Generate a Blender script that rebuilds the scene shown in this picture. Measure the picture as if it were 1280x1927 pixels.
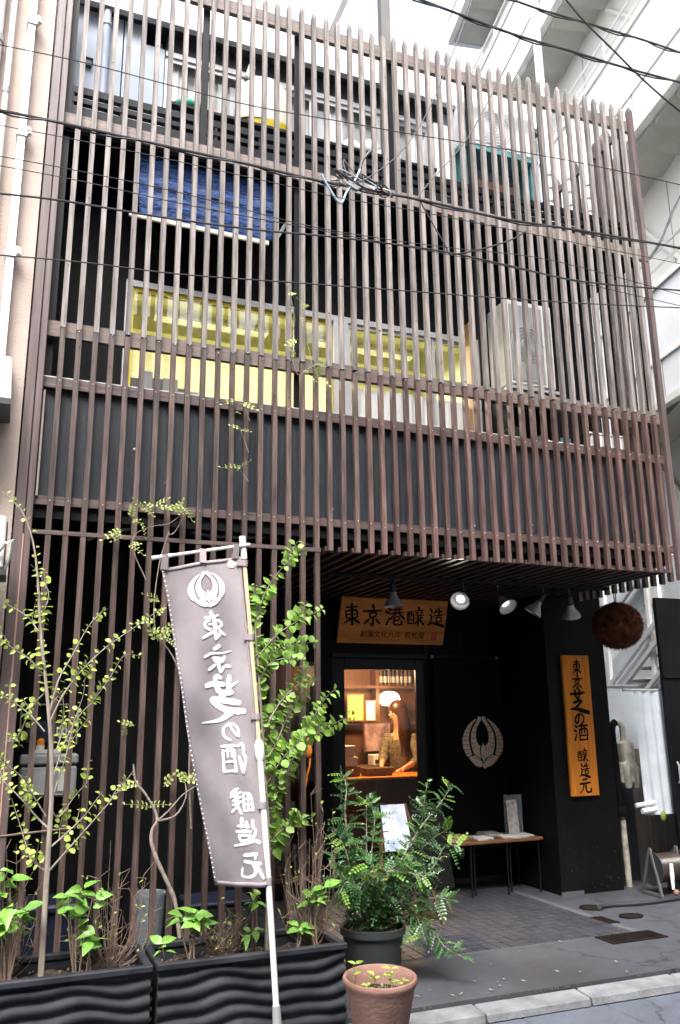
import bpy, bmesh, math, random, json
from mathutils import Vector, Matrix, Quaternion
random.seed(7)
for _o in list(bpy.data.objects): bpy.data.objects.remove(_o)
SC = bpy.context.scene; COL = SC.collection
R_ = math.radians
# ------------------------------------------------------------------ camera
cam_d = bpy.data.cameras.new('camera'); cam = bpy.data.objects.new('camera', cam_d); COL.objects.link(cam)
cam_d.sensor_fit = 'HORIZONTAL'; cam_d.sensor_width = 36; cam_d.lens = 1565.34 / 1280 * 36
cam_d.clip_start = .05; cam_d.clip_end = 800
FW = Vector((.35911345, .90145816, .2416831)); RT = Vector((.93002013, -.36731787, -.01183804)); UP = Vector((-.07810302, -.22902135, .97028302))
cam.matrix_world = Matrix(((RT.x, UP.x, -FW.x, 0), (RT.y, UP.y, -FW.y, -5.6), (RT.z, UP.z, -FW.z, 1.65), (0, 0, 0, 1)))
SC.camera = cam
# ------------------------------------------------------------------ sky, sun, exposure
SUN_EL, SUN_AZ = 58, 205          # azimuth clockwise from +Y (the way the facade faces away)
W = bpy.data.worlds.new('World'); SC.world = W; W.use_nodes = True
nt = W.node_tree; nt.nodes.clear()
sky = nt.nodes.new('ShaderNodeTexSky'); sky.sky_type = 'NISHITA'; sky.sun_disc = False
sky.sun_elevation = R_(SUN_EL); sky.sun_rotation = R_(SUN_AZ); sky.dust_density = 4; sky.air_density = 1.0; sky.ozone_density = .6
hs = nt.nodes.new('ShaderNodeHueSaturation'); hs.inputs['Saturation'].default_value = .42
bg = nt.nodes.new('ShaderNodeBackground'); bg.inputs['Strength'].default_value = .15
wo = nt.nodes.new('ShaderNodeOutputWorld')
nt.links.new(sky.outputs[0], hs.inputs['Color']); nt.links.new(hs.outputs[0], bg.inputs[0]); nt.links.new(bg.outputs[0], wo.inputs[0])
sd = bpy.data.lights.new('sun', 'SUN'); sd.energy = 1.5; sd.angle = R_(25); sd.color = (1, .975, .945)
sun = bpy.data.objects.new('sun', sd); COL.objects.link(sun)
_sv = Vector((math.sin(R_(SUN_AZ)) * math.cos(R_(SUN_EL)), math.cos(R_(SUN_AZ)) * math.cos(R_(SUN_EL)), math.sin(R_(SUN_EL))))
sun.rotation_euler = _sv.to_track_quat('Z', 'Y').to_euler(); sun.location = (0, -3, 14)
vs = SC.view_settings; vs.view_transform = 'Standard'; vs.look = 'None'; vs.gamma = 1; vs.exposure = 2.2; vs.use_curve_mapping = False
SC.cycles.use_denoising = True; SC.cycles.max_bounces = 6; SC.cycles.transparent_max_bounces = 12; SC.cycles.caustics_reflective = False; SC.cycles.caustics_refractive = False
SC.cycles.use_adaptive_sampling = True; SC.cycles.adaptive_threshold = .02
# ------------------------------------------------------------------ materials
def mat(name, col, rough=.6, var=.18, scale=6, stretch=(1, 1, 1), bump=0, metal=0, objvar=0, spec=.5, detail=4, trans=0, col2=None, bumpscale=None):
    m = bpy.data.materials.new(name); m.use_nodes = True; t = m.node_tree; N = t.nodes; Lk = t.links
    b = N['Principled BSDF']; b.inputs['Roughness'].default_value = rough; b.inputs['Metallic'].default_value = metal
    b.inputs['Specular IOR Level'].default_value = spec
    tc = N.new('ShaderNodeTexCoord'); mp = N.new('ShaderNodeMapping'); mp.inputs['Scale'].default_value = stretch
    oi = N.new('ShaderNodeObjectInfo'); ad = N.new('ShaderNodeVectorMath'); ad.operation = 'MULTIPLY_ADD'
    ad.inputs[1].default_value = (37, 53, 71); Lk.new(oi.outputs['Random'], ad.inputs[0]); Lk.new(tc.outputs['Object'], ad.inputs[2])
    Lk.new(ad.outputs[0], mp.inputs['Vector'])
    nz = N.new('ShaderNodeTexNoise'); nz.inputs['Scale'].default_value = scale; nz.inputs['Detail'].default_value = detail
    Lk.new(mp.outputs[0], nz.inputs['Vector'])
    rp = N.new('ShaderNodeValToRGB'); c2 = col2 or tuple(min(1, c * (1 + var)) for c in col)
    rp.color_ramp.elements[0].position = .3; rp.color_ramp.elements[1].position = .7
    rp.color_ramp.elements[0].color = tuple(c * (1 - var) for c in col) + (1,); rp.color_ramp.elements[1].color = tuple(c2) + (1,)
    Lk.new(nz.outputs['Fac'], rp.inputs['Fac']); last = rp.outputs[0]
    if objvar:
        h = N.new('ShaderNodeHueSaturation'); mr = N.new('ShaderNodeMapRange'); mr.inputs['To Min'].default_value = 1 - objvar; mr.inputs['To Max'].default_value = 1 + objvar
        Lk.new(oi.outputs['Random'], mr.inputs['Value']); Lk.new(mr.outputs[0], h.inputs['Value']); Lk.new(last, h.inputs['Color']); last = h.outputs[0]
    Lk.new(last, b.inputs['Base Color'])
    if bump:
        n2 = nz
        if bumpscale:
            n2 = N.new('ShaderNodeTexNoise'); n2.inputs['Scale'].default_value = bumpscale; n2.inputs['Detail'].default_value = 3; Lk.new(mp.outputs[0], n2.inputs['Vector'])
        bp = N.new('ShaderNodeBump'); bp.inputs['Strength'].default_value = bump; bp.inputs['Distance'].default_value = .02
        Lk.new(n2.outputs['Fac'], bp.inputs['Height']); Lk.new(bp.outputs[0], b.inputs['Normal'])
    if trans:
        tr = N.new('ShaderNodeBsdfTranslucent'); Lk.new(last, tr.inputs['Color']); mx = N.new('ShaderNodeMixShader'); mx.inputs[0].default_value = trans
        out = N['Material Output']; Lk.new(b.outputs[0], mx.inputs[1]); Lk.new(tr.outputs[0], mx.inputs[2]); Lk.new(mx.outputs[0], out.inputs['Surface'])
    return m
def glass(name, tint=(1, 1, 1), ior=1.5, rough=.0, frost=0):
    m = bpy.data.materials.new(name); m.use_nodes = True; t = m.node_tree; N = t.nodes; N.clear(); Lk = t.links
    o = N.new('ShaderNodeOutputMaterial'); tp = N.new('ShaderNodeBsdfTransparent'); tp.inputs[0].default_value = tint + (1,)
    g = N.new('ShaderNodeBsdfGlossy'); g.inputs['Roughness'].default_value = rough; lw = N.new('ShaderNodeLayerWeight'); lw.inputs['Blend'].default_value = .5; pw_ = N.new('ShaderNodeMath'); pw_.operation = 'POWER'; pw_.inputs[1].default_value = 5; Lk.new(lw.outputs['Facing'], pw_.inputs[0])
    fr = N.new('ShaderNodeMath'); fr.operation = 'MULTIPLY_ADD'; f0 = ((ior - 1) / (ior + 1)) ** 2; fr.inputs[1].default_value = 1 - f0; fr.inputs[2].default_value = f0; Lk.new(pw_.outputs[0], fr.inputs[0])
    mx = N.new('ShaderNodeMixShader'); Lk.new(fr.outputs[0], mx.inputs[0]); Lk.new(tp.outputs[0], mx.inputs[1]); Lk.new(g.outputs[0], mx.inputs[2]); last = mx
    if frost:
        d = N.new('ShaderNodeBsdfDiffuse'); d.inputs[0].default_value = (.75, .77, .8, 1); m2 = N.new('ShaderNodeMixShader'); m2.inputs[0].default_value = frost
        Lk.new(mx.outputs[0], m2.inputs[1]); Lk.new(d.outputs[0], m2.inputs[2]); last = m2
    Lk.new(last.outputs[0], o.inputs[0]); return m
def emit(name, col, s):
    m = bpy.data.materials.new(name); m.use_nodes = True; b = m.node_tree.nodes['Principled BSDF']
    b.inputs['Base Color'].default_value = col + (1,); b.inputs['Emission Color'].default_value = col + (1,); b.inputs['Emission Strength'].default_value = s; return m
GR = (9, 9, .7)
MT = dict(
 slat_up=mat('weathered_slat', (.135, .115, .105), .75, .38, 5, GR, .35, objvar=.26, detail=10, col2=(.245, .217, .205)),
 slat_lo=mat('stained_slat', (.05, .034, .029), .45, .4, 5, GR, .3, objvar=.3, detail=10, col2=(.11, .072, .062)),
 slat_red=mat('red_stained_slat', (.068, .04, .036), .36, .35, 5, GR, .2, objvar=.3, detail=7, col2=(.14, .085, .076)),
 rail=mat('rail_wood', (.15, .115, .10), .6, .3, 5, (.8, 9, 9), .2, objvar=.15, detail=6),
 rail_dark=mat('dark_rail_wood', (.075, .05, .045), .5, .3, 5, (.8, 9, 9), .2, detail=6),
 post=mat('post_wood', (.10, .072, .07), .5, .3, 4, (8, 8, .6), .2, detail=6),
 black=mat('black_wall', (.0045, .0045, .0055), .6, .3, 3, bump=.08, bumpscale=40, spec=.15),
 panel=mat('blue_black_panel', (.012, .016, .024), .45, .45, 4, (7, 7, .35), .15, detail=9, objvar=.25, col2=(.028, .035, .047)),
 steel=mat('black_steel', (.006, .007, .01), .45, .2, 5, spec=.25),
 pale=mat('pale_blue_siding', (.42, .48, .57), .5, .1, 3),
 fascia=mat('white_fascia', (.62, .63, .62), .6, .08, 2),
 alu=mat('aluminium', (.55, .55, .56), .4, .08, 6, metal=.4),
 beige=mat('beige_render', (.40, .325, .285), .85, .12, 2.5, bump=.25, bumpscale=60),
 white=mat('white_paint', (.78, .78, .77), .5, .05, 3),
 cream=mat('cream_panel', (.72, .70, .64), .6, .06, 1.5),
 soffit=mat('grey_soffit', (.42, .42, .38), .7, .1, 2),
 offw=mat('off_white_plastic', (.66, .66, .62), .5, .08, 5),
 grey=mat('grey_plastic', (.3, .31, .31), .5, .1, 5),
 dgrey=mat('dark_grey_plastic', (.03, .032, .036), .5, .15, 5),
 blueblk=mat('blue_black_plastic', (.018, .024, .045), .35, .2, 5),
 tarp=mat('blue_tarp', (.008, .04, .20), .6, .5, 30, (1, 1, 1.6), .5, col2=(.018, .10, .38)),
 yellow=mat('yellow_interior', (.50, .49, .27), .7, .06, 3),
 yfilm=mat('yellow_film', (.74, .72, .48), .5, .06, 30, bump=.3, trans=.45),
 yplast=mat('yellow_plastic', (.75, .6, .02), .45, .05, 4),
 wplast=mat('white_bag', (.78, .76, .66), .5, .06, 6, bump=.2),
 wsign=mat('sign_wood', (.66, .245, .07), .7, .22, 4, (.6, 6, 6), .05, detail=7, spec=.04),
 wsignv=mat('vertical_sign_wood', (.62, .215, .032), .6, .22, 4, (6, 6, .5), .05, detail=7, spec=.08),
 ink=mat('black_ink', (.006, .006, .006), .7, .1, 5, spec=.08),
 red=mat('red_seal', (.5, .03, .03), .6, .1, 5),
 noren=mat('black_cloth', (.010, .009, .0105), .95, .2, 60, bump=.1, spec=.1),
 crest=mat('beige_crest', (.78, .60, .46), .8, .12, 20),
 bcloth=mat('faded_brown_cloth', (.38, .34, .355), .85, .2, 3, bump=.15, bumpscale=160, trans=.3, detail=6),
 bhem=mat('cloth_hem', (.34, .29, .31), .85, .1, 8, trans=.2),
 bprint=mat('white_print', (.78, .77, .76), .8, .04, 8),
 bamboo=mat('bamboo_pole', (.66, .52, .33), .45, .18, 6, (6, 6, .7)),
 wpole=mat('white_pole', (.74, .72, .70), .35, .06, 6),
 cone=mat('concrete_dark', (.068, .074, .088), .62, .22, 2.2, bump=.2, bumpscale=120, detail=8),
 tile=mat('paving_tile', (.034, .035, .044), .5, .2, 12, objvar=.14, bump=.15, bumpscale=90),
 grout=mat('tile_grout', (.075, .075, .08), .8, .2, 30),
 kerb=mat('kerb_granite', (.165, .17, .18), .8, .3, 8, bump=.3, bumpscale=60, objvar=.08, detail=8),
 asph=mat('asphalt', (.075, .085, .105), .8, .25, 5, bump=.5, bumpscale=140, detail=8),
 grate=mat('rusty_grate', (.014, .011, .009), .9, .5, 20, spec=.05),
 terra=mat('terracotta', (.18, .085, .062), .85, .3, 4, bump=.2, bumpscale=50, col2=(.29, .17, .14), detail=8, spec=.2),
 gpot=mat('dark_green_pot', (.024, .03, .028), .6, .2, 5),
 soil=mat('soil', (.045, .03, .022), .95, .5, 40, bump=1, detail=6),
 planter=mat('planter_plastic', (.010, .012, .017), .66, .35, 7, spec=.25, detail=10, col2=(.028, .030, .036)),
 bark=mat('grey_bark', (.25, .21, .18), .8, .25, 20, (2, 2, .5), .3),
 twig=mat('brown_twig', (.17, .12, .09), .8, .25, 20),
 vinew=mat('vine_bark', (.22, .175, .15), .85, .3, 25, bump=.4),
 lk=mat('katsura_leaf', (.32, .46, .07), .5, .2, 9, objvar=.28, trans=.4, col2=(.44, .54, .12)),
 lk2=mat('katsura_green_leaf', (.23, .46, .075), .5, .25, 9, objvar=.3, trans=.45, col2=(.36, .56, .12)),
 lh=mat('hydrangea_leaf', (.14, .36, .05), .42, .25, 9, objvar=.3, trans=.35, col2=(.25, .47, .09)),
 lv=mat('vine_leaf', (.38, .45, .15), .5, .15, 9, objvar=.2, trans=.4),
 lb=mat('bush_leaf', (.045, .125, .05), .32, .3, 9, objvar=.4, trans=.18, col2=(.085, .2, .05)),
 lb2=mat('bush_new_leaf', (.17, .33, .05), .35, .2, 9, objvar=.25, trans=.3),
 cedar=mat('cedar_ball', (.085, .03, .016), .95, .5, 14, bump=.6, bumpscale=60, col2=(.17, .068, .036), spec=.1),
 cable=mat('black_cable', (.02, .021, .025), .5, .2, 8),
 gcable=mat('grey_blue_cable', (.22, .3, .36), .4, .15, 8),
 wood=mat('brown_wood', (.22, .10, .045), .5, .3, 4, (1, 6, 6), detail=6),
 dwood=mat('dark_wood', (.10, .045, .025), .5, .3, 4, (6, 6, 1), detail=6),
 paper=mat('paper', (.75, .74, .70), .7, .06, 8),
 cert=mat('yellow_paper', (.75, .55, .16), .7, .05, 8),
 flower=mat('flower_print', (.22, .12, .14), .4, .6, 7, col2=(.5, .36, .40), detail=7),
 chalk=mat('sky_print', (.20, .33, .62), .4, .3, 6, col2=(.75, .76, .80), detail=6),
 skin=mat('skin', (.55, .30, .19), .5, .08, 8),
 hair=mat('brown_hair', (.045, .018, .01), .4, .4, 30, (8, 8, 1)),
 blouse=mat('patterned_blouse', (.06, .045, .03), .8, .5, 45, col2=(.22, .19, .12)),
 basket=mat('wicker', (.12, .07, .03), .7, .5, 60, col2=(.3, .2, .1)),
 chrome=mat('lamp_metal', (.42, .43, .45), .3, .08, 6, metal=.35),
 tape=mat('peeling_paint', (.34, .30, .24), .8, .4, 9, bump=.4, col2=(.62, .58, .48), detail=8),
 sheet=mat('plastic_sheet', (.78, .83, .90), .4, .1, 5, trans=.35, bump=.2),
 teal=mat('teal_trim', (.10, .32, .36), .5, .1, 6),
 orange=mat('orange_plastic', (.75, .22, .03), .4, .1, 6),
 green=mat('green_cloth', (.05, .4, .2), .7, .2, 9),
 brickg=mat('grey_render', (.52, .52, .50), .85, .12, 2, bump=.2, bumpscale=30),
 hose=mat('brown_hose', (.045, .03, .026), .35, .15, 9),
 mgrey=mat('mid_grey_steel', (.10, .095, .09), .5, .15, 5),
 pane_backing=mat('pale_backing', (.58, .60, .58), .8, .12, 5, trans=.2),
 fsheet=mat('milky_plastic', (.74, .77, .80), .35, .08, 4, trans=.5),
 lettr=mat('white_lettering', (.6, .62, .64), .7, .05, 9),
)
def ground_mat(name, base, stain, speck, rough=.7, grit=130, gb=.5):
    m = mat(name, base, rough, .12, 3, bump=0); t = m.node_tree; N = t.nodes; Lk = t.links; b = N['Principled BSDF']; tc = N.new('ShaderNodeTexCoord')
    def nz(sc, det=6, ro=.6):
        n = N.new('ShaderNodeTexNoise'); n.inputs['Scale'].default_value = sc; n.inputs['Detail'].default_value = det; n.inputs['Roughness'].default_value = ro; Lk.new(tc.outputs['Object'], n.inputs['Vector']); return n
    def ramp(src, p0, p1):
        r = N.new('ShaderNodeMapRange'); r.inputs['From Min'].default_value = p0; r.inputs['From Max'].default_value = p1; Lk.new(src, r.inputs['Value']); return r.outputs[0]
    def mix(f, a, c):
        x = N.new('ShaderNodeMix'); x.data_type = 'RGBA'; Lk.new(f, x.inputs['Factor'])
        for i, q in ((6, a), (7, c)):
            if isinstance(q, tuple): x.inputs[i].default_value = q + (1,)
            else: Lk.new(q, x.inputs[i])
        return x.outputs[2]
    c = mix(ramp(nz(1.1, 10).outputs['Fac'], .42, .66), base, stain); c = mix(ramp(nz(5.5, 8, .7).outputs['Fac'], .52, .75), c, tuple(q * .55 for q in base))
    g_ = nz(grit, 3, .8); c = mix(ramp(g_.outputs['Fac'], .56, .70), c, speck); sp = nz(38, 4, .8); c = mix(ramp(sp.outputs['Fac'], .68, .74), c, tuple(q * 1.8 for q in speck))
    vo = N.new('ShaderNodeTexVoronoi'); vo.feature = 'DISTANCE_TO_EDGE'; vo.inputs['Scale'].default_value = .55; ds = nz(3, 6); av = N.new('ShaderNodeVectorMath'); av.operation = 'MULTIPLY_ADD'; av.inputs[1].default_value = (.5, .5, .5); Lk.new(ds.outputs['Color'], av.inputs[0]); Lk.new(tc.outputs['Object'], av.inputs[2]); Lk.new(av.outputs[0], vo.inputs['Vector'])
    c = mix(ramp(vo.outputs['Distance'], .007, .002), c, tuple(q * .35 for q in base)); Lk.new(c, b.inputs['Base Color'])
    bp = N.new('ShaderNodeBump'); bp.inputs['Strength'].default_value = gb; bp.inputs['Distance'].default_value = .006; Lk.new(g_.outputs['Fac'], bp.inputs['Height']); Lk.new(bp.outputs[0], b.inputs['Normal'])
    rr = N.new('ShaderNodeMapRange'); rr.inputs['To Min'].default_value = rough - .18; rr.inputs['To Max'].default_value = rough + .15; Lk.new(nz(2.3, 6).outputs['Fac'], rr.inputs['Value']); Lk.new(rr.outputs[0], b.inputs['Roughness']); return m
MT['cone'] = ground_mat('worn_pavement', (.054, .057, .068), (.037, .038, .044), (.085, .088, .096), .58, 120, .35)
MT['asph'] = ground_mat('worn_asphalt', (.070, .085, .112), (.048, .056, .072), (.13, .145, .17), .8, 95, .9)
MT['gutter'] = ground_mat('gutter_concrete', (.095, .112, .145), (.07, .082, .105), (.16, .175, .20), .75, 80, .9)
GL = glass('window_glass', ior=1.6); GLD = glass('door_glass', (.93, .92, .9), 1.35); GLS = glass('frosted_sheet', (.95, .95, .97), 1.3, .2, .8); GLT = glass('clear_tub', (.75, .82, .85), 1.5, .05, .22)
# ------------------------------------------------------------------ mesh builder
class MB:
    def __init__(s): s.v = []; s.f = []; s.mi = []; s.sm = False
    def box(s, x0, x1, y0, y1, z0, z1):
        n = len(s.v); s.v += [(x, y, z) for z in (z0, z1) for y in (y0, y1) for x in (x0, x1)]
        s.f += [tuple(n + i for i in q) for q in ((0, 2, 3, 1), (4, 5, 7, 6), (0, 1, 5, 4), (2, 6, 7, 3), (0, 4, 6, 2), (1, 3, 7, 5))]; return s
    def hexa(s, p):   # 8 corners, same order as box
        n = len(s.v); s.v += [tuple(q) for q in p]
        s.f += [tuple(n + i for i in q) for q in ((0, 2, 3, 1), (4, 5, 7, 6), (0, 1, 5, 4), (2, 6, 7, 3), (0, 4, 6, 2), (1, 3, 7, 5))]; return s
    def bar(s, a, b, w, h=None, up=(0, 0, 1)):
        a = Vector(a); b = Vector(b); h = h or w; d = (b - a).normalized(); u = Vector(up)
        if abs(d.dot(u)) > .95: u = Vector((0, 1, 0))
        x = d.cross(u).normalized() * w / 2; z = x.cross(d).normalized() * h / 2
        return s.hexa([a - x - z, a + x - z, b - x - z, b + x - z, a - x + z, a + x + z, b - x + z, b + x + z])
    def tube(s, pts, rad, n=6, cap=True):
        P = [Vector(p) for p in pts]; m = len(P); s.sm = True
        R = rad if isinstance(rad, (list, tuple)) else [rad] * m
        u = None; st = len(s.v)
        for i in range(m):
            d = (P[min(i + 1, m - 1)] - P[max(i - 1, 0)]).normalized()
            if u is None: u = d.orthogonal().normalized()
            else:
                u = u - d * u.dot(d); u = u.normalized() if u.length > 1e-6 else d.orthogonal().normalized()
            w = d.cross(u)
            for k in range(n):
                a = 2 * math.pi * k / n; s.v.append(tuple(P[i] + (u * math.cos(a) + w * math.sin(a)) * R[i]))
        for i in range(m - 1):
            for k in range(n):
                a = st + i * n + k; b = st + i * n + (k + 1) % n; s.f.append((a, b, b + n, a + n))
        if cap:
            s.f.append(tuple(st + k for k in range(n))[::-1]); s.f.append(tuple(st + (m - 1) * n + k for k in range(n)))
        return s
    def lathe(s, prof, c=(0, 0, 0), n=28, axis=None):
        s.sm = True; st = len(s.v); c = Vector(c)
        q = Vector(axis).normalized().to_track_quat('Z', 'Y') if axis else Quaternion()
        for r, z in prof:
            for k in range(n):
                a = 2 * math.pi * k / n; s.v.append(tuple(c + q @ Vector((r * math.cos(a), r * math.sin(a), z))))
        for i in range(len(prof) - 1):
            for k in range(n):
                a = st + i * n + k; b = st + i * n + (k + 1) % n; s.f.append((a, b, b + n, a + n))
        return s
    def poly(s, pts): n = len(s.v); s.v += [tuple(p) for p in pts]; s.f.append(tuple(range(n, n + len(pts)))); return s
    def ball(s, c, r, n=10, m=7):
        if not isinstance(r, (tuple, list)): r = (r, r, r)
        s.sm = True; st = len(s.v)
        for i in range(m + 1):
            t = math.pi * i / m
            for k in range(n):
                a = 2 * math.pi * k / n; s.v.append((c[0] + r[0] * math.sin(t) * math.cos(a), c[1] + r[1] * math.sin(t) * math.sin(a), c[2] + r[2] * math.cos(t)))
        for i in range(m):
            for k in range(n):
                a = st + i * n + k; b = st + i * n + (k + 1) % n; s.f.append((a, a + n, b + n, b))
        return s
    def mesh(s, name, material, off=(0, 0, 0)):
        me = bpy.data.meshes.new(name); me.from_pydata([(x - off[0], y - off[1], z - off[2]) for x, y, z in s.v], [], s.f)
        me.materials.append(material); me.update()
        if s.sm:
            me.polygons.foreach_set('use_smooth', [True] * len(me.polygons)); me.set_sharp_from_angle(angle=R_(42))
        return me
    def build(s, name, material, parent=None, bevel=0):
        off = (0, 0, 0); q = parent
        if parent is not None:
            o_ = Vector((0, 0, 0))
            while q is not None: o_ += q.location; q = q.parent
            off = tuple(o_)
        me = s.mesh(name, material, off); o = bpy.data.objects.new(name, me); COL.objects.link(o)
        if parent is not None: o.parent = parent
        else:   # origin at the base of the thing
            xs = [v.co for v in me.vertices]; c = Vector(((min(v.x for v in xs) + max(v.x for v in xs)) / 2, (min(v.y for v in xs) + max(v.y for v in xs)) / 2, min(v.z for v in xs)))
            me.transform(Matrix.Translation(-c)); o.location = c
        if bevel:
            b = o.modifiers.new('bevel', 'BEVEL'); b.width = bevel; b.segments = 1; b.limit_method = 'ANGLE'
        return o
def B(x0, x1, y0, y1, z0, z1): return MB().box(x0, x1, y0, y1, z0, z1)
def tag(o, label, cat, group=None):
    o['label'] = label; o['category'] = cat
    if group: o['group'] = group
    return o
def thing(name, label, cat, loc=(0, 0, 0), group=None):
    o = bpy.data.objects.new(name, None); COL.objects.link(o); o.location = loc; o.empty_display_size = .1; return tag(o, label, cat, group)
def struct(o, kind='structure'): o['kind'] = kind; return o
def inst(name, me, parent, loc, rot=None, scale=1):
    o = bpy.data.objects.new(name, me); COL.objects.link(o); o.parent = parent
    o.location = Vector(loc) - (Vector(parent.location) if parent is not None else Vector())
    if rot is not None: o.rotation_mode = 'QUATERNION'; o.rotation_quaternion = rot
    o.scale = (scale,) * 3 if not isinstance(scale, (tuple, list)) else scale
    return o
def rnd(a, b): return random.uniform(a, b)
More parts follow.
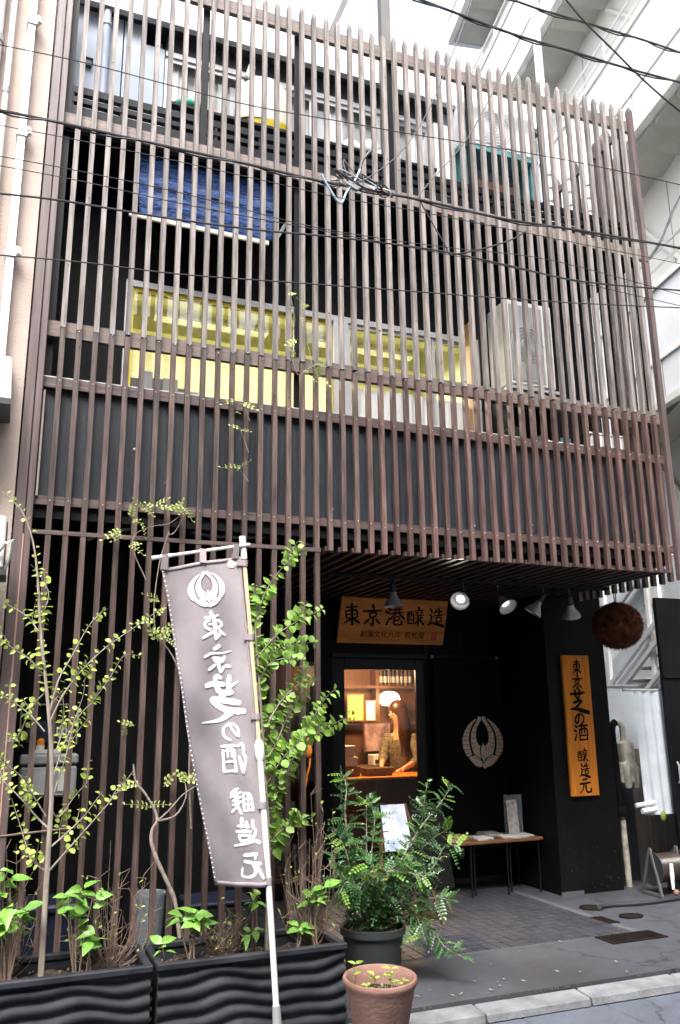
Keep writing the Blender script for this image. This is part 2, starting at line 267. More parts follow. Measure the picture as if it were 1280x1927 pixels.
DATA = json.loads('{"sap_left":{"trunk":[[0.301,-0.48,0.386],[0.298,-0.48,0.651],[0.295,-0.48,0.972],[0.293,-0.48,1.249],[0.27,-0.48,1.534],[0.227,-0.48,1.827],[0.167,-0.48,2.187],[0.133,-0.48,2.464],[0.091,-0.48,2.684],[0.012,-0.48,2.871],[-0.129,-0.48,2.995]],"br":[[[0.313,-0.48,0.871],[0.401,-0.51,0.969],[0.509,-0.54,1.104],[0.613,-0.57,1.242],[0.718,-0.6,1.397]],[[0.31,-0.48,0.993],[0.387,-0.44,1.05],[0.485,-0.4,1.134],[0.576,-0.36,1.263]],[[0.311,-0.48,0.863],[0.215,-0.447,0.919],[0.149,-0.413,1.083],[0.081,-0.38,1.25]],[[0.251,-0.48,1.65],[0.315,-0.497,1.797],[0.398,-0.513,1.931],[0.508,-0.53,2.053],[0.608,-0.547,2.13],[0.74,-0.563,2.226],[0.865,-0.58,2.33]],[[0.289,-0.48,1.305],[0.339,-0.472,1.532],[0.418,-0.463,1.678],[0.496,-0.455,1.773],[0.585,-0.447,1.92],[0.657,-0.438,2.04],[0.753,-0.43,2.027]],[[0.243,-0.48,1.68],[0.288,-0.45,1.888],[0.355,-0.42,2.027],[0.437,-0.39,2.204],[0.528,-0.36,2.307]],[[0.204,-0.48,1.916],[0.12,-0.507,2.003],[0.046,-0.533,2.044],[-0.057,-0.56,2.113]],[[0.185,-0.48,2.096],[0.135,-0.447,2.205],[0.074,-0.413,2.268],[-0.077,-0.38,2.351]],[[0.234,-0.48,1.607],[0.146,-0.48,1.689],[0.051,-0.48,1.771],[-0.033,-0.48,1.815]],[[0.269,-0.48,1.15],[0.187,-0.51,1.269],[0.116,-0.54,1.374],[0.052,-0.57,1.43],[-0.004,-0.6,1.468]],[[0.29,-0.48,1.082],[0.226,-0.455,1.144],[0.152,-0.43,1.223],[0.075,-0.405,1.295],[0.002,-0.38,1.375]],[[0.293,-0.48,1.249],[0.356,-0.492,1.475],[0.387,-0.505,1.649],[0.421,-0.518,1.796],[0.429,-0.53,1.885]],[[0.275,-0.48,1.419],[0.307,-0.43,1.532],[0.336,-0.38,1.679],[0.323,-0.33,1.832]],[[0.227,-0.48,1.827],[0.155,-0.43,1.74],[0.085,-0.38,1.565],[0.016,-0.33,1.551]],[[0.165,-0.48,2.218],[0.196,-0.455,2.377],[0.155,-0.43,2.473]],[[0.296,-0.48,1.193],[0.339,-0.447,1.132],[0.42,-0.413,1.238],[0.491,-0.38,1.32]]]},"sap_right":{"trunk":[[1.562,-0.42,0.456],[1.571,-0.42,0.883],[1.548,-0.42,1.253],[1.524,-0.42,1.57],[1.499,-0.42,1.896],[1.467,-0.42,2.23],[1.456,-0.42,2.505]],"br":[[[1.467,-0.42,2.23],[1.517,-0.445,2.434],[1.598,-0.47,2.574],[1.685,-0.495,2.673],[1.764,-0.52,2.758]],[[1.483,-0.42,2.028],[1.566,-0.445,2.145],[1.647,-0.47,2.213],[1.747,-0.495,2.282],[1.888,-0.52,2.342]],[[1.491,-0.42,1.962],[1.603,-0.387,2.083],[1.722,-0.353,2.129],[1.844,-0.32,2.138]],[[1.499,-0.42,1.896],[1.553,-0.437,1.995],[1.636,-0.453,2.025],[1.781,-0.47,2.029]],[[1.524,-0.42,1.57],[1.617,-0.407,1.731],[1.709,-0.395,1.831],[1.804,-0.383,1.882],[1.904,-0.37,1.89]],[[1.548,-0.42,1.253],[1.64,-0.45,1.409],[1.734,-0.48,1.519],[1.83,-0.51,1.663],[1.91,-0.54,1.793],[1.96,-0.57,1.838]],[[1.755,-0.42,1.517],[1.832,-0.453,1.549],[1.91,-0.487,1.581],[1.977,-0.52,1.622]],[[1.539,-0.42,1.379],[1.644,-0.38,1.535],[1.71,-0.34,1.665],[1.795,-0.3,1.766]],[[1.566,-0.42,1.066],[1.659,-0.393,1.247],[1.73,-0.367,1.371],[1.767,-0.34,1.466]],[[1.571,-0.42,0.914],[1.647,-0.437,1.002],[1.73,-0.453,1.046],[1.835,-0.47,1.057]],[[1.508,-0.42,1.764],[1.473,-0.387,1.93],[1.459,-0.353,2.1],[1.459,-0.32,2.275]],[[1.548,-0.42,1.253],[1.509,-0.37,1.409],[1.497,-0.32,1.537]],[[1.571,-0.42,0.883],[1.646,-0.387,0.936],[1.638,-0.353,1.056],[1.655,-0.32,1.179]]]},"hyd":[[[0.133,-0.55,0.64],16,0.19],[[0.475,-0.5,0.692],9,0.21],[[0.536,-0.52,0.479],6,0.15],[[1.097,-0.5,0.562],10,0.15],[[1.42,-0.5,0.448],4,0.08],[[1.489,-0.45,0.627],4,0.09],[[1.728,-0.5,0.448],4,0.1],[[1.836,-0.5,0.608],8,0.16],[[0.943,-0.55,0.44],3,0.06],[[0.115,-0.4,0.811],6,0.14]],"dry":[[[0.667,-0.42,0.547],0.68,0.3],[[1.319,-0.4,0.454],0.34,0.2],[[1.84,-0.42,0.43],0.95,0.26],[[0.129,-0.4,0.467],0.75,0.2]],"vine":[[[1.079,-0.25,0.408],[1.049,-0.238,0.597],[1.01,-0.226,0.692],[0.937,-0.214,0.838],[0.899,-0.202,0.943],[0.904,-0.19,1.017],[0.933,-0.178,1.06],[0.913,-0.166,1.13],[0.853,-0.154,1.225],[0.8,-0.142,1.288],[0.781,-0.13,1.395]],[[0.93,-0.2,1.062],[1.001,-0.183,1.118],[1.09,-0.167,1.207],[1.182,-0.15,1.256]],[[0.93,-0.2,1.062],[1.045,-0.167,1.084],[1.114,-0.133,1.187],[1.111,-0.1,1.281]],[[1.171,-0.05,0.987],[1.146,-0.05,1.342],[1.147,-0.05,1.74],[1.014,-0.05,2.064],[0.905,-0.05,2.2],[0.88,-0.05,2.392],[0.903,-0.05,2.678],[0.958,-0.05,2.901]],[[0.819,-0.06,2.558],[0.731,-0.06,2.738],[0.72,-0.06,2.828],[0.759,-0.06,2.885],[0.856,-0.06,2.929],[0.955,-0.06,2.954],[1.049,-0.06,3.036]],[[0.957,-0.06,2.877],[1.0,-0.06,2.902],[1.074,-0.06,3.057]],[[2.093,-0.05,4.17],[1.998,-0.05,4.265],[1.879,-0.05,4.182],[1.827,-0.05,4.413],[1.857,-0.05,4.639],[1.813,-0.05,4.856]],[[1.998,-0.05,4.265],[1.943,-0.05,4.565],[1.93,-0.05,4.788]],[[1.512,-0.05,3.766],[1.478,-0.05,3.852],[1.449,-0.05,3.951]],[[1.507,-0.05,3.522],[1.454,-0.05,3.665],[1.421,-0.05,3.722]],[[1.507,-0.05,3.31],[1.447,-0.05,3.384]]],"vleaf":[[[1.049,-0.06,3.063],3],[[0.988,-0.06,3.032],2],[[0.858,-0.06,3.047],3],[[0.774,-0.06,3.025],2],[[0.706,-0.06,2.961],2],[[0.655,-0.06,2.87],3],[[0.707,-0.06,2.802],2],[[0.756,-0.06,2.94],2],[[0.911,-0.06,2.427],2],[[0.882,-0.06,2.303],2],[[0.938,-0.06,2.2],2],[[0.905,-0.06,2.165],2],[[0.868,-0.06,2.216],1],[[1.823,-0.06,4.808],2],[[1.789,-0.06,4.712],1],[[1.936,-0.06,4.738],2],[[1.901,-0.06,4.642],1],[[1.811,-0.06,4.384],1],[[1.845,-0.06,4.333],2],[[1.926,-0.06,4.206],2],[[2.046,-0.06,4.189],3],[[1.995,-0.06,4.26],1],[[1.896,-0.06,4.464],1],[[1.447,-0.06,3.906],2],[[1.421,-0.06,3.82],1],[[1.439,-0.06,3.7],2],[[1.436,-0.06,3.38],2],[[0.991,-0.06,1.267],2],[[1.142,-0.06,1.303],3],[[1.099,-0.06,1.279],2],[[0.904,-0.06,1.128],2],[[0.858,-0.06,1.281],1],[[0.777,-0.06,1.628],2],[[0.746,-0.06,1.573],1]],"bush":[[[[2.351,-0.17,0.332],[2.248,-0.145,0.674],[2.194,-0.12,1.005],[2.215,-0.095,1.206],[2.18,-0.07,1.31]],1],[[[2.37,-0.17,0.33],[2.342,-0.12,0.663],[2.369,-0.07,0.923],[2.395,-0.02,1.124]],1],[[[2.389,-0.17,0.328],[2.522,-0.195,0.662],[2.697,-0.22,0.921],[2.854,-0.245,1.087],[2.937,-0.27,1.207]],1],[[[2.397,-0.17,0.328],[2.57,-0.207,0.529],[2.753,-0.245,0.652],[2.862,-0.282,0.817],[2.969,-0.32,0.782]],1],[[[2.381,-0.17,0.329],[2.444,-0.145,0.528],[2.382,-0.12,0.727],[2.419,-0.095,0.991],[2.374,-0.07,1.129]],1],[[[2.381,-0.17,0.329],[2.526,-0.183,0.626],[2.709,-0.195,0.918],[2.752,-0.207,1.123],[2.77,-0.22,1.228]],1],[[[2.397,-0.17,0.328],[2.612,-0.237,0.466],[2.756,-0.303,0.498],[2.837,-0.37,0.487]],1],[[[2.397,-0.17,0.328],[2.651,-0.27,0.404],[2.766,-0.37,0.224],[2.843,-0.47,0.177]],1],[[[2.351,-0.17,0.332],[2.154,-0.203,0.53],[2.069,-0.237,0.7],[2.04,-0.27,0.834]],1],[[[2.374,-0.17,0.33],[2.245,-0.253,0.531],[2.12,-0.337,0.649],[2.033,-0.42,0.608]],1],[[[2.374,-0.17,0.33],[2.376,-0.253,0.52],[2.286,-0.337,0.668],[2.215,-0.42,0.78]],1],[[[2.381,-0.17,0.329],[2.599,-0.153,0.617],[2.775,-0.137,0.805],[2.975,-0.12,0.895]],1],[[[2.397,-0.17,0.328],[2.565,-0.253,0.473],[2.616,-0.337,0.357],[2.608,-0.42,0.281]],1],[[[2.366,-0.17,0.33],[2.243,-0.17,0.549],[2.172,-0.17,0.813],[2.098,-0.17,0.949]],1],[[[2.374,-0.17,0.33],[2.432,-0.253,0.516],[2.511,-0.337,0.619],[2.532,-0.42,0.758]],1],[[[2.374,-0.17,0.33],[2.326,-0.237,0.521],[2.375,-0.303,0.656],[2.46,-0.37,0.74]],1],[[[2.374,-0.17,0.33],[2.277,-0.263,0.499],[2.39,-0.357,0.695],[2.608,-0.45,0.662]],1]],"banner_edges":[[[0.775,-0.9,2.491],[1.235,-0.9,2.589]],[[0.814,-0.888,2.344],[1.253,-0.9,2.427]],[[0.848,-0.871,2.198],[1.27,-0.9,2.266]],[[0.879,-0.851,2.053],[1.288,-0.9,2.108]],[[0.909,-0.828,1.908],[1.305,-0.9,1.952]],[[0.94,-0.804,1.764],[1.322,-0.9,1.797]],[[0.971,-0.778,1.62],[1.337,-0.9,1.645]],[[1.005,-0.751,1.475],[1.352,-0.9,1.496]],[[1.044,-0.723,1.33],[1.368,-0.9,1.347]],[[1.084,-0.694,1.185],[1.385,-0.9,1.2]],[[1.122,-0.663,1.039],[1.401,-0.9,1.056]],[[1.16,-0.632,0.893],[1.417,-0.9,0.913]],[[1.198,-0.6,0.747],[1.434,-0.9,0.772]]],"banner_strokes":[[[[0.515,0.1577,7.03],[0.529,0.1748,7.03]],[[0.43,0.1718,5.47],[0.525,0.1721,4.45],[0.616,0.1685,3.44]],[[0.481,0.1811,5.16],[0.422,0.187,5.16],[0.422,0.2012,5.16],[0.478,0.2092,5.16]],[[0.543,0.1816,5.16],[0.635,0.1883,5.16],[0.643,0.2013,5.16],[0.575,0.207,5.16]],[[0.469,0.1935,3.44],[0.581,0.1943,3.44]],[[0.55,0.178,7.19],[0.551,0.1986,7.19],[0.549,0.237,7.19]],[[0.375,0.232,5.0],[0.441,0.2249,5.31],[0.525,0.217,5.62]],[[0.541,0.2406,4.38],[0.61,0.2285,4.38],[0.61,0.2157,4.38]],[[0.611,0.2144,5.62],[0.683,0.23,4.38]]],[[[0.512,0.2693,7.25],[0.58,0.2619,7.25]],[[0.372,0.2902,5.62],[0.464,0.2824,4.5],[0.619,0.285,3.38],[0.751,0.2812,2.25]],[[0.484,0.2973,6.0],[0.515,0.3073,6.0],[0.606,0.3096,6.0],[0.645,0.2963,6.0]],[[0.502,0.2967,6.25],[0.6,0.3033,6.25]],[[0.555,0.3114,7.5],[0.553,0.3247,6.38],[0.567,0.3414,5.25]],[[0.415,0.3305,5.75],[0.5,0.3182,5.75]],[[0.572,0.3416,5.5],[0.635,0.3267,5.5],[0.709,0.3275,5.5]]],[[[0.558,0.3587,7.75],[0.496,0.3531,7.75],[0.484,0.3765,7.75]],[[0.36,0.3789,9.38],[0.461,0.375,9.38],[0.59,0.3799,9.38]],[[0.689,0.3586,8.25],[0.67,0.3786,8.25],[0.664,0.401,8.25]],[[0.699,0.3874,6.25],[0.798,0.3764,2.25]],[[0.493,0.385,9.75],[0.549,0.4047,9.75],[0.689,0.4066,9.75]],[[0.533,0.4167,7.5],[0.672,0.4042,7.5]],[[0.417,0.4225,10.0],[0.574,0.4289,10.31],[0.778,0.4401,10.62]],[[0.414,0.4266,10.0],[0.508,0.4471,10.21],[0.635,0.4609,10.42],[0.833,0.4676,10.62]],[[0.661,0.4654,12.5],[0.487,0.488,7.62],[0.238,0.4929,2.75]]],[[[0.624,0.5017,4.5],[0.527,0.5134,4.5],[0.518,0.538,4.5],[0.599,0.5516,4.5]],[[0.605,0.5024,4.5],[0.681,0.5047,4.5],[0.736,0.521,4.5],[0.731,0.5434,4.5]],[[0.622,0.5068,4.5],[0.678,0.5303,4.5],[0.731,0.5434,4.5]]],[[[0.466,0.5692,5.0],[0.658,0.5699,5.0]],[[0.706,0.5716,5.0],[0.778,0.5665,5.0],[0.782,0.5869,5.0]],[[0.476,0.5819,4.5],[0.446,0.6474,4.5]],[[0.475,0.5835,4.0],[0.635,0.5825,4.0]],[[0.635,0.5825,4.5],[0.633,0.6495,4.5]],[[0.447,0.6457,4.5],[0.635,0.6462,4.5]],[[0.547,0.5697,4.0],[0.534,0.6024,4.0]],[[0.602,0.5705,4.0],[0.598,0.6033,4.0]],[[0.483,0.6182,4.0],[0.63,0.6167,4.0]],[[0.709,0.6047,5.0],[0.737,0.6539,5.0]],[[0.737,0.6539,5.0],[0.802,0.6124,5.0],[0.771,0.5957,5.0]]],[[[0.501,0.7139,4.86],[0.623,0.7017,4.86]],[[0.487,0.7249,4.86],[0.668,0.712,4.86]],[[0.513,0.7373,4.86],[0.671,0.7253,4.86]],[[0.576,0.7046,6.74],[0.584,0.7511,6.74]],[[0.51,0.7494,4.86],[0.661,0.7406,4.86]],[[0.471,0.7702,4.32],[0.576,0.7543,4.32]],[[0.582,0.7544,5.13],[0.628,0.7767,5.13]],[[0.705,0.7168,4.32],[0.685,0.7694,4.32]],[[0.711,0.7157,4.32],[0.81,0.722,4.32],[0.83,0.7681,4.32]],[[0.705,0.7343,3.51],[0.832,0.7336,3.51]],[[0.698,0.7497,3.51],[0.835,0.7489,3.51]],[[0.683,0.7682,3.78],[0.83,0.7681,3.78]],[[0.769,0.7206,3.51],[0.757,0.7676,3.51]]],[[[0.623,0.7921,6.2],[0.597,0.8174,6.2]],[[0.54,0.8139,4.86],[0.717,0.818,4.86]],[[0.69,0.8035,5.66],[0.697,0.8201,5.66]],[[0.504,0.8304,5.66],[0.735,0.8323,5.66]],[[0.532,0.8416,5.13],[0.562,0.8594,5.13],[0.685,0.8575,5.13],[0.717,0.8426,5.13]],[[0.537,0.8427,4.59],[0.706,0.8443,4.59]],[[0.8,0.7997,4.86],[0.793,0.8205,4.86],[0.829,0.8305,4.86],[0.76,0.8544,4.86]],[[0.435,0.8735,3.78],[0.616,0.8688,4.86],[0.781,0.8599,5.93],[0.865,0.8656,7.01]]],[[[0.585,0.9037,6.2],[0.781,0.899,6.2]],[[0.774,0.9005,3.78],[0.746,0.9137,3.78]],[[0.58,0.9225,6.2],[0.701,0.9258,6.2],[0.828,0.928,6.2]],[[0.706,0.928,5.93],[0.727,0.9522,5.33],[0.633,0.9689,4.72],[0.494,0.9658,4.11],[0.519,0.9425,3.51]],[[0.763,0.9368,5.93],[0.852,0.9707,5.93]]]],"sign_strokes":[[[[0.051,0.2302,18.0],[0.147,0.1996,18.0]],[[0.047,0.3177,16.0],[0.064,0.4621,16.0]],[[0.046,0.3133,18.0],[0.141,0.281,18.0],[0.159,0.4258,18.0]],[[0.06,0.3818,12.0],[0.144,0.3615,12.0]],[[0.065,0.4642,14.0],[0.152,0.4395,14.0]],[[0.096,0.1432,22.0],[0.12,0.595,22.0]],[[0.103,0.4698,22.0],[0.073,0.5267,16.0],[0.04,0.5795,10.0]],[[0.121,0.4573,14.0],[0.177,0.5467,26.0]]],[[[0.289,0.158,26.0],[0.299,0.2251,26.0]],[[0.21,0.2945,20.0],[0.371,0.2647,20.0]],[[0.266,0.3334,16.0],[0.276,0.4224,16.0]],[[0.266,0.3312,16.0],[0.324,0.3173,16.0],[0.324,0.4074,16.0]],[[0.276,0.4224,14.0],[0.323,0.4118,14.0]],[[0.301,0.4203,20.0],[0.307,0.5889,20.0],[0.287,0.5729,20.0]],[[0.266,0.4672,22.0],[0.23,0.5621,16.0]],[[0.331,0.4617,16.0],[0.362,0.5406,26.0]]],[[[0.434,0.2039,22.0],[0.46,0.2545,22.0]],[[0.413,0.2742,22.0],[0.448,0.3217,22.0]],[[0.431,0.5702,22.0],[0.454,0.4183,12.0]],[[0.473,0.2445,14.0],[0.561,0.2209,14.0]],[[0.468,0.3244,16.0],[0.578,0.2902,16.0]],[[0.499,0.1669,16.0],[0.503,0.3147,16.0]],[[0.536,0.1502,16.0],[0.54,0.3003,16.0]],[[0.508,0.3208,16.0],[0.462,0.4573,16.0]],[[0.536,0.3117,14.0],[0.589,0.4245,24.0]],[[0.498,0.4057,14.0],[0.543,0.3886,14.0],[0.543,0.4593,14.0],[0.506,0.4735,14.0]],[[0.502,0.4186,17.0],[0.504,0.5599,17.0],[0.572,0.5544,17.0],[0.57,0.4925,17.0]]],[[[0.612,0.2849,12.0],[0.673,0.2616,12.0]],[[0.623,0.3372,14.0],[0.636,0.5403,14.0]],[[0.623,0.3328,14.0],[0.675,0.3215,14.0],[0.688,0.5271,14.0]],[[0.637,0.5357,14.0],[0.688,0.5227,14.0]],[[0.638,0.2693,10.0],[0.641,0.4155,10.0]],[[0.656,0.2677,10.0],[0.664,0.4046,10.0]],[[0.634,0.4517,10.0],[0.679,0.4389,10.0]],[[0.719,0.155,18.0],[0.73,0.2297,18.0]],[[0.688,0.2514,14.0],[0.768,0.224,14.0]],[[0.702,0.2946,18.0],[0.717,0.2932,18.0]],[[0.743,0.282,18.0],[0.758,0.2806,18.0]],[[0.698,0.355,12.0],[0.773,0.3305,12.0]],[[0.707,0.4099,12.0],[0.771,0.3909,12.0]],[[0.722,0.3284,11.0],[0.726,0.4305,11.0]],[[0.747,0.3262,11.0],[0.753,0.4281,11.0]],[[0.735,0.4274,14.0],[0.704,0.5347,14.0]],[[0.726,0.5685,16.0],[0.736,0.4608,16.0]],[[0.744,0.4379,12.0],[0.784,0.5415,24.0]]],[[[0.834,0.191,20.0],[0.853,0.2652,20.0]],[[0.837,0.3226,18.0],[0.855,0.3657,18.0],[0.843,0.5098,18.0]],[[0.82,0.552,12.0],[0.872,0.5074,21.0],[0.979,0.568,30.0]],[[0.896,0.1963,14.0],[0.875,0.2856,14.0]],[[0.887,0.2599,14.0],[0.946,0.2298,14.0]],[[0.916,0.1496,16.0],[0.925,0.3326,16.0]],[[0.874,0.3461,14.0],[0.962,0.3136,14.0]],[[0.898,0.391,14.0],[0.908,0.4797,14.0]],[[0.897,0.3888,14.0],[0.946,0.3711,14.0],[0.948,0.4651,14.0]],[[0.906,0.4821,12.0],[0.951,0.4671,12.0]]]],"glyphs":{"higashi":[[[0.308,0.183,0.087],[0.803,0.135,0.087]],[[0.26,0.375,0.077],[0.308,0.697,0.077]],[[0.26,0.365,0.087],[0.745,0.312,0.087],[0.793,0.635,0.087]],[[0.308,0.519,0.058],[0.74,0.49,0.058]],[[0.308,0.702,0.067],[0.755,0.663,0.067]],[[0.562,0.0,0.106],[0.548,1.0,0.106]],[[0.5,0.721,0.106],[0.332,0.841,0.077],[0.149,0.952,0.048]],[[0.596,0.697,0.067],[0.851,0.904,0.125]]],"kyo":[[[0.53,0.0,0.132],[0.561,0.157,0.132]],[[0.063,0.299,0.102],[0.937,0.264,0.102]],[[0.353,0.401,0.081],[0.378,0.609,0.081]],[[0.353,0.396,0.081],[0.668,0.376,0.081],[0.637,0.584,0.081]],[[0.378,0.609,0.071],[0.632,0.594,0.071]],[[0.51,0.609,0.102],[0.49,1.0,0.102],[0.388,0.959,0.102]],[[0.307,0.711,0.112],[0.089,0.924,0.081]],[[0.657,0.711,0.081],[0.794,0.898,0.132]]],"shiba":[[[0.074,0.191,0.096],[0.447,0.17,0.096],[0.819,0.117,0.096]],[[0.319,0.021,0.096],[0.34,0.298,0.096]],[[0.574,0.0,0.096],[0.532,0.298,0.096]],[[0.415,0.351,0.117],[0.511,0.447,0.117]],[[0.213,0.564,0.096],[0.66,0.479,0.09],[0.213,0.872,0.085]],[[0.021,0.851,0.064],[0.34,0.851,0.122],[0.979,1.0,0.181]]],"no":[[[0.521,0.0,0.167],[0.382,0.653,0.163],[0.132,0.833,0.16],[0.007,0.514,0.156],[0.354,0.083,0.153],[0.799,0.056,0.149],[0.993,0.389,0.146],[0.854,0.778,0.142],[0.604,1.0,0.139]]],"sake":[[[0.075,0.075,0.118],[0.204,0.172,0.118]],[[0.0,0.344,0.118],[0.129,0.43,0.118]],[[0.011,0.925,0.129],[0.161,0.581,0.075]],[[0.312,0.097,0.097],[1.0,0.054,0.097]],[[0.376,0.323,0.097],[0.376,0.946,0.097]],[[0.376,0.312,0.097],[0.925,0.28,0.097],[0.935,0.925,0.097]],[[0.376,0.925,0.086],[0.935,0.903,0.086]],[[0.559,0.086,0.086],[0.516,0.538,0.086]],[[0.753,0.075,0.086],[0.753,0.495,0.086]],[[0.419,0.667,0.075],[0.892,0.645,0.075]]],"jo":[[[0.048,0.29,0.065],[0.403,0.247,0.065]],[[0.091,0.419,0.075],[0.091,0.914,0.075]],[[0.091,0.409,0.075],[0.392,0.392,0.075],[0.392,0.892,0.075]],[[0.102,0.903,0.075],[0.392,0.882,0.075]],[[0.199,0.258,0.054],[0.167,0.613,0.054]],[[0.301,0.258,0.054],[0.301,0.591,0.054]],[[0.113,0.699,0.054],[0.371,0.677,0.054]],[[0.699,0.0,0.097],[0.737,0.183,0.097]],[[0.489,0.226,0.075],[0.952,0.177,0.075]],[[0.554,0.333,0.097],[0.64,0.333,0.097]],[[0.79,0.312,0.097],[0.876,0.312,0.097]],[[0.511,0.478,0.065],[0.941,0.435,0.065]],[[0.538,0.613,0.065],[0.909,0.581,0.065]],[[0.656,0.419,0.059],[0.64,0.667,0.059]],[[0.796,0.419,0.059],[0.796,0.667,0.059]],[[0.694,0.661,0.075],[0.478,0.914,0.075]],[[0.591,1.0,0.086],[0.683,0.742,0.086]],[[0.737,0.688,0.065],[0.925,0.946,0.129]]],"zo":[[[0.272,0.079,0.106],[0.352,0.259,0.106]],[[0.241,0.392,0.095],[0.325,0.497,0.095],[0.209,0.836,0.095]],[[0.061,0.931,0.063],[0.368,0.836,0.111],[0.939,1.0,0.159]],[[0.616,0.106,0.074],[0.463,0.312,0.074]],[[0.542,0.254,0.074],[0.881,0.196,0.074]],[[0.743,0.0,0.085],[0.728,0.434,0.085]],[[0.437,0.455,0.074],[0.939,0.397,0.074]],[[0.553,0.566,0.074],[0.579,0.778,0.074]],[[0.553,0.561,0.074],[0.828,0.529,0.074],[0.807,0.751,0.074]],[[0.569,0.783,0.063],[0.823,0.757,0.063]]],"moto":[[[0.279,0.041,0.116],[0.674,0.006,0.116]],[[0.023,0.343,0.128],[0.93,0.262,0.128]],[[0.372,0.366,0.128],[0.302,0.645,0.099],[0.0,0.994,0.07]],[[0.558,0.343,0.128],[0.547,0.808,0.128],[0.698,0.948,0.128],[0.977,0.901,0.128],[1.0,0.692,0.128]]]},"wires":[["thick twisted black cable running from the left edge past the splice bundle",[[-0.364,-0.75,5.335],[0.072,-0.75,5.349],[0.676,-0.75,5.358],[1.331,-0.75,5.368],[1.8,-0.75,5.369],[2.066,-0.75,5.383],[2.648,-0.75,5.41],[3.344,-0.75,5.418],[4.104,-0.75,5.482],[5.226,-0.75,5.552]],0.01],["thin black wire highest on the left, crossing the third-floor windows",[[-0.395,-0.85,5.72],[0.169,-0.85,5.755],[0.713,-0.85,5.754],[1.297,-0.85,5.762],[1.929,-0.85,5.824],[2.439,-0.85,5.87],[3.078,-0.85,5.944],[3.873,-0.85,6.023],[4.518,-0.85,6.066],[5.21,-0.85,6.101]],0.004],["thin wire just under the thick twisted cable on the left",[[-0.351,-0.8,5.19],[0.142,-0.8,5.214],[0.742,-0.8,5.227],[1.47,-0.8,5.231],[1.941,-0.8,5.233],[2.617,-0.8,5.272],[3.545,-0.8,5.303],[5.149,-0.8,5.355]],0.003],["upper thin line of the pair crossing the blue tarp",[[-0.334,-0.8,4.978],[0.187,-0.8,4.996],[0.854,-0.8,4.996],[1.624,-0.8,4.957],[2.182,-0.8,4.974],[2.872,-0.8,5.029],[3.726,-0.8,5.11],[5.104,-0.8,5.049]],0.003],["lower thin line of the pair crossing the blue tarp",[[-0.328,-0.8,4.913],[0.191,-0.8,4.928],[0.857,-0.8,4.918],[1.624,-0.8,4.936],[2.181,-0.8,4.948],[2.869,-0.8,4.966],[3.714,-0.8,4.969],[5.089,-0.8,4.948]],0.003],["black cable passing below the blue tarp",[[-0.319,-0.7,4.785],[0.109,-0.7,4.83],[0.704,-0.7,4.855],[1.351,-0.7,4.906],[1.897,-0.7,4.974],[2.483,-0.7,5.029],[2.929,-0.7,5.054],[3.398,-0.7,5.051],[4.099,-0.7,5.052],[5.219,-0.7,5.181]],0.007],["single black wire across the dark gap above the second-floor window",[[-0.285,-0.7,4.373],[0.262,-0.7,4.43],[0.823,-0.7,4.465],[1.431,-0.7,4.536],[1.973,-0.7,4.601],[2.644,-0.7,4.68],[3.378,-0.7,4.766],[4.185,-0.7,4.87],[5.195,-0.7,5.017]],0.0045],["heavy black cable crossing the upper right corner below another",[[2.214,-1.2,6.748],[2.736,-1.2,6.725],[3.195,-1.2,6.706],[3.783,-1.2,6.727],[4.304,-1.2,6.744],[4.974,-1.2,6.789]],0.01],["heavy black cable highest in the upper right corner",[[3.03,-1.2,7.051],[3.412,-1.2,7.03],[4.022,-1.2,7.062],[4.564,-1.2,7.091],[5.019,-1.2,7.092]],0.009],["black wire falling steeply across the upper right corner",[[3.6,-1.3,7.165],[3.829,-1.3,6.944],[4.067,-1.3,6.774],[4.308,-1.3,6.601],[4.555,-1.3,6.452],[4.811,-1.3,6.327]],0.008],["slack black drop wire hanging right of the splice bundle",[[2.622,-0.7,5.464],[2.672,-0.7,5.371],[2.756,-0.7,5.232],[2.84,-0.7,5.093],[2.883,-0.7,5.044],[3.119,-0.7,5.13],[3.415,-0.7,5.277],[3.571,-0.7,5.392]],0.006],["thin wire pair sloping down from the sky to the splice bundle",[[3.109,-0.9,7.372],[2.907,-0.9,6.788],[2.645,-0.9,6.123],[2.409,-0.9,5.688],[2.148,-0.9,5.399],[2.003,-0.9,5.298]],0.004],["grey wire sloping down right of the splice bundle to the thick cable",[[3.544,-0.9,7.107],[3.279,-0.9,6.559],[2.955,-0.9,5.93],[2.664,-0.9,5.531],[2.507,-0.9,5.315]],0.004],["black wire rising along the right edge beside the screen",[[4.872,-0.6,5.45],[5.063,-0.6,5.708],[5.223,-0.6,6.01],[5.503,-0.6,6.462]],0.009]],"splice":[2.054,-0.75,5.411]}')
# ================================================================== GROUND
struct(B(-200, 300, -200, 400, -.30, -.0935).build('road', MT['asph']))
struct(B(-14, 40, -.695, 9, -.30, 0).build('pavement', MT['cone']))
kb = struct(B(-14, 30, -.86, -.70, -.29, -.085).build('kerb', MT['grout']))
kx = -3.2
while kx < 9:
    m = MB(); z1 = -.018 + rnd(-.004, .004); m.hexa([(kx, -.875, -.084), (kx + .735, -.875, -.084), (kx, -.705, -.084), (kx + .735, -.705, -.084), (kx, -.862, z1 - .012), (kx + .735, -.862, z1 - .012), (kx, -.705, z1), (kx + .735, -.705, z1)])
    o = m.build('kerb_stone', MT['kerb'], kb, bevel=.008); kx += .747
gt = struct(B(-14, 30, -1.40, -.88, -.29, -.092).build('gutter', MT['asph'])); gx = -3.0
while gx < 9: B(gx, gx + .595, -1.395, -.882, -.091, -.0765 + rnd(-.0015, .0)).build('gutter_slab', MT['gutter'], gt, .005); gx += .60
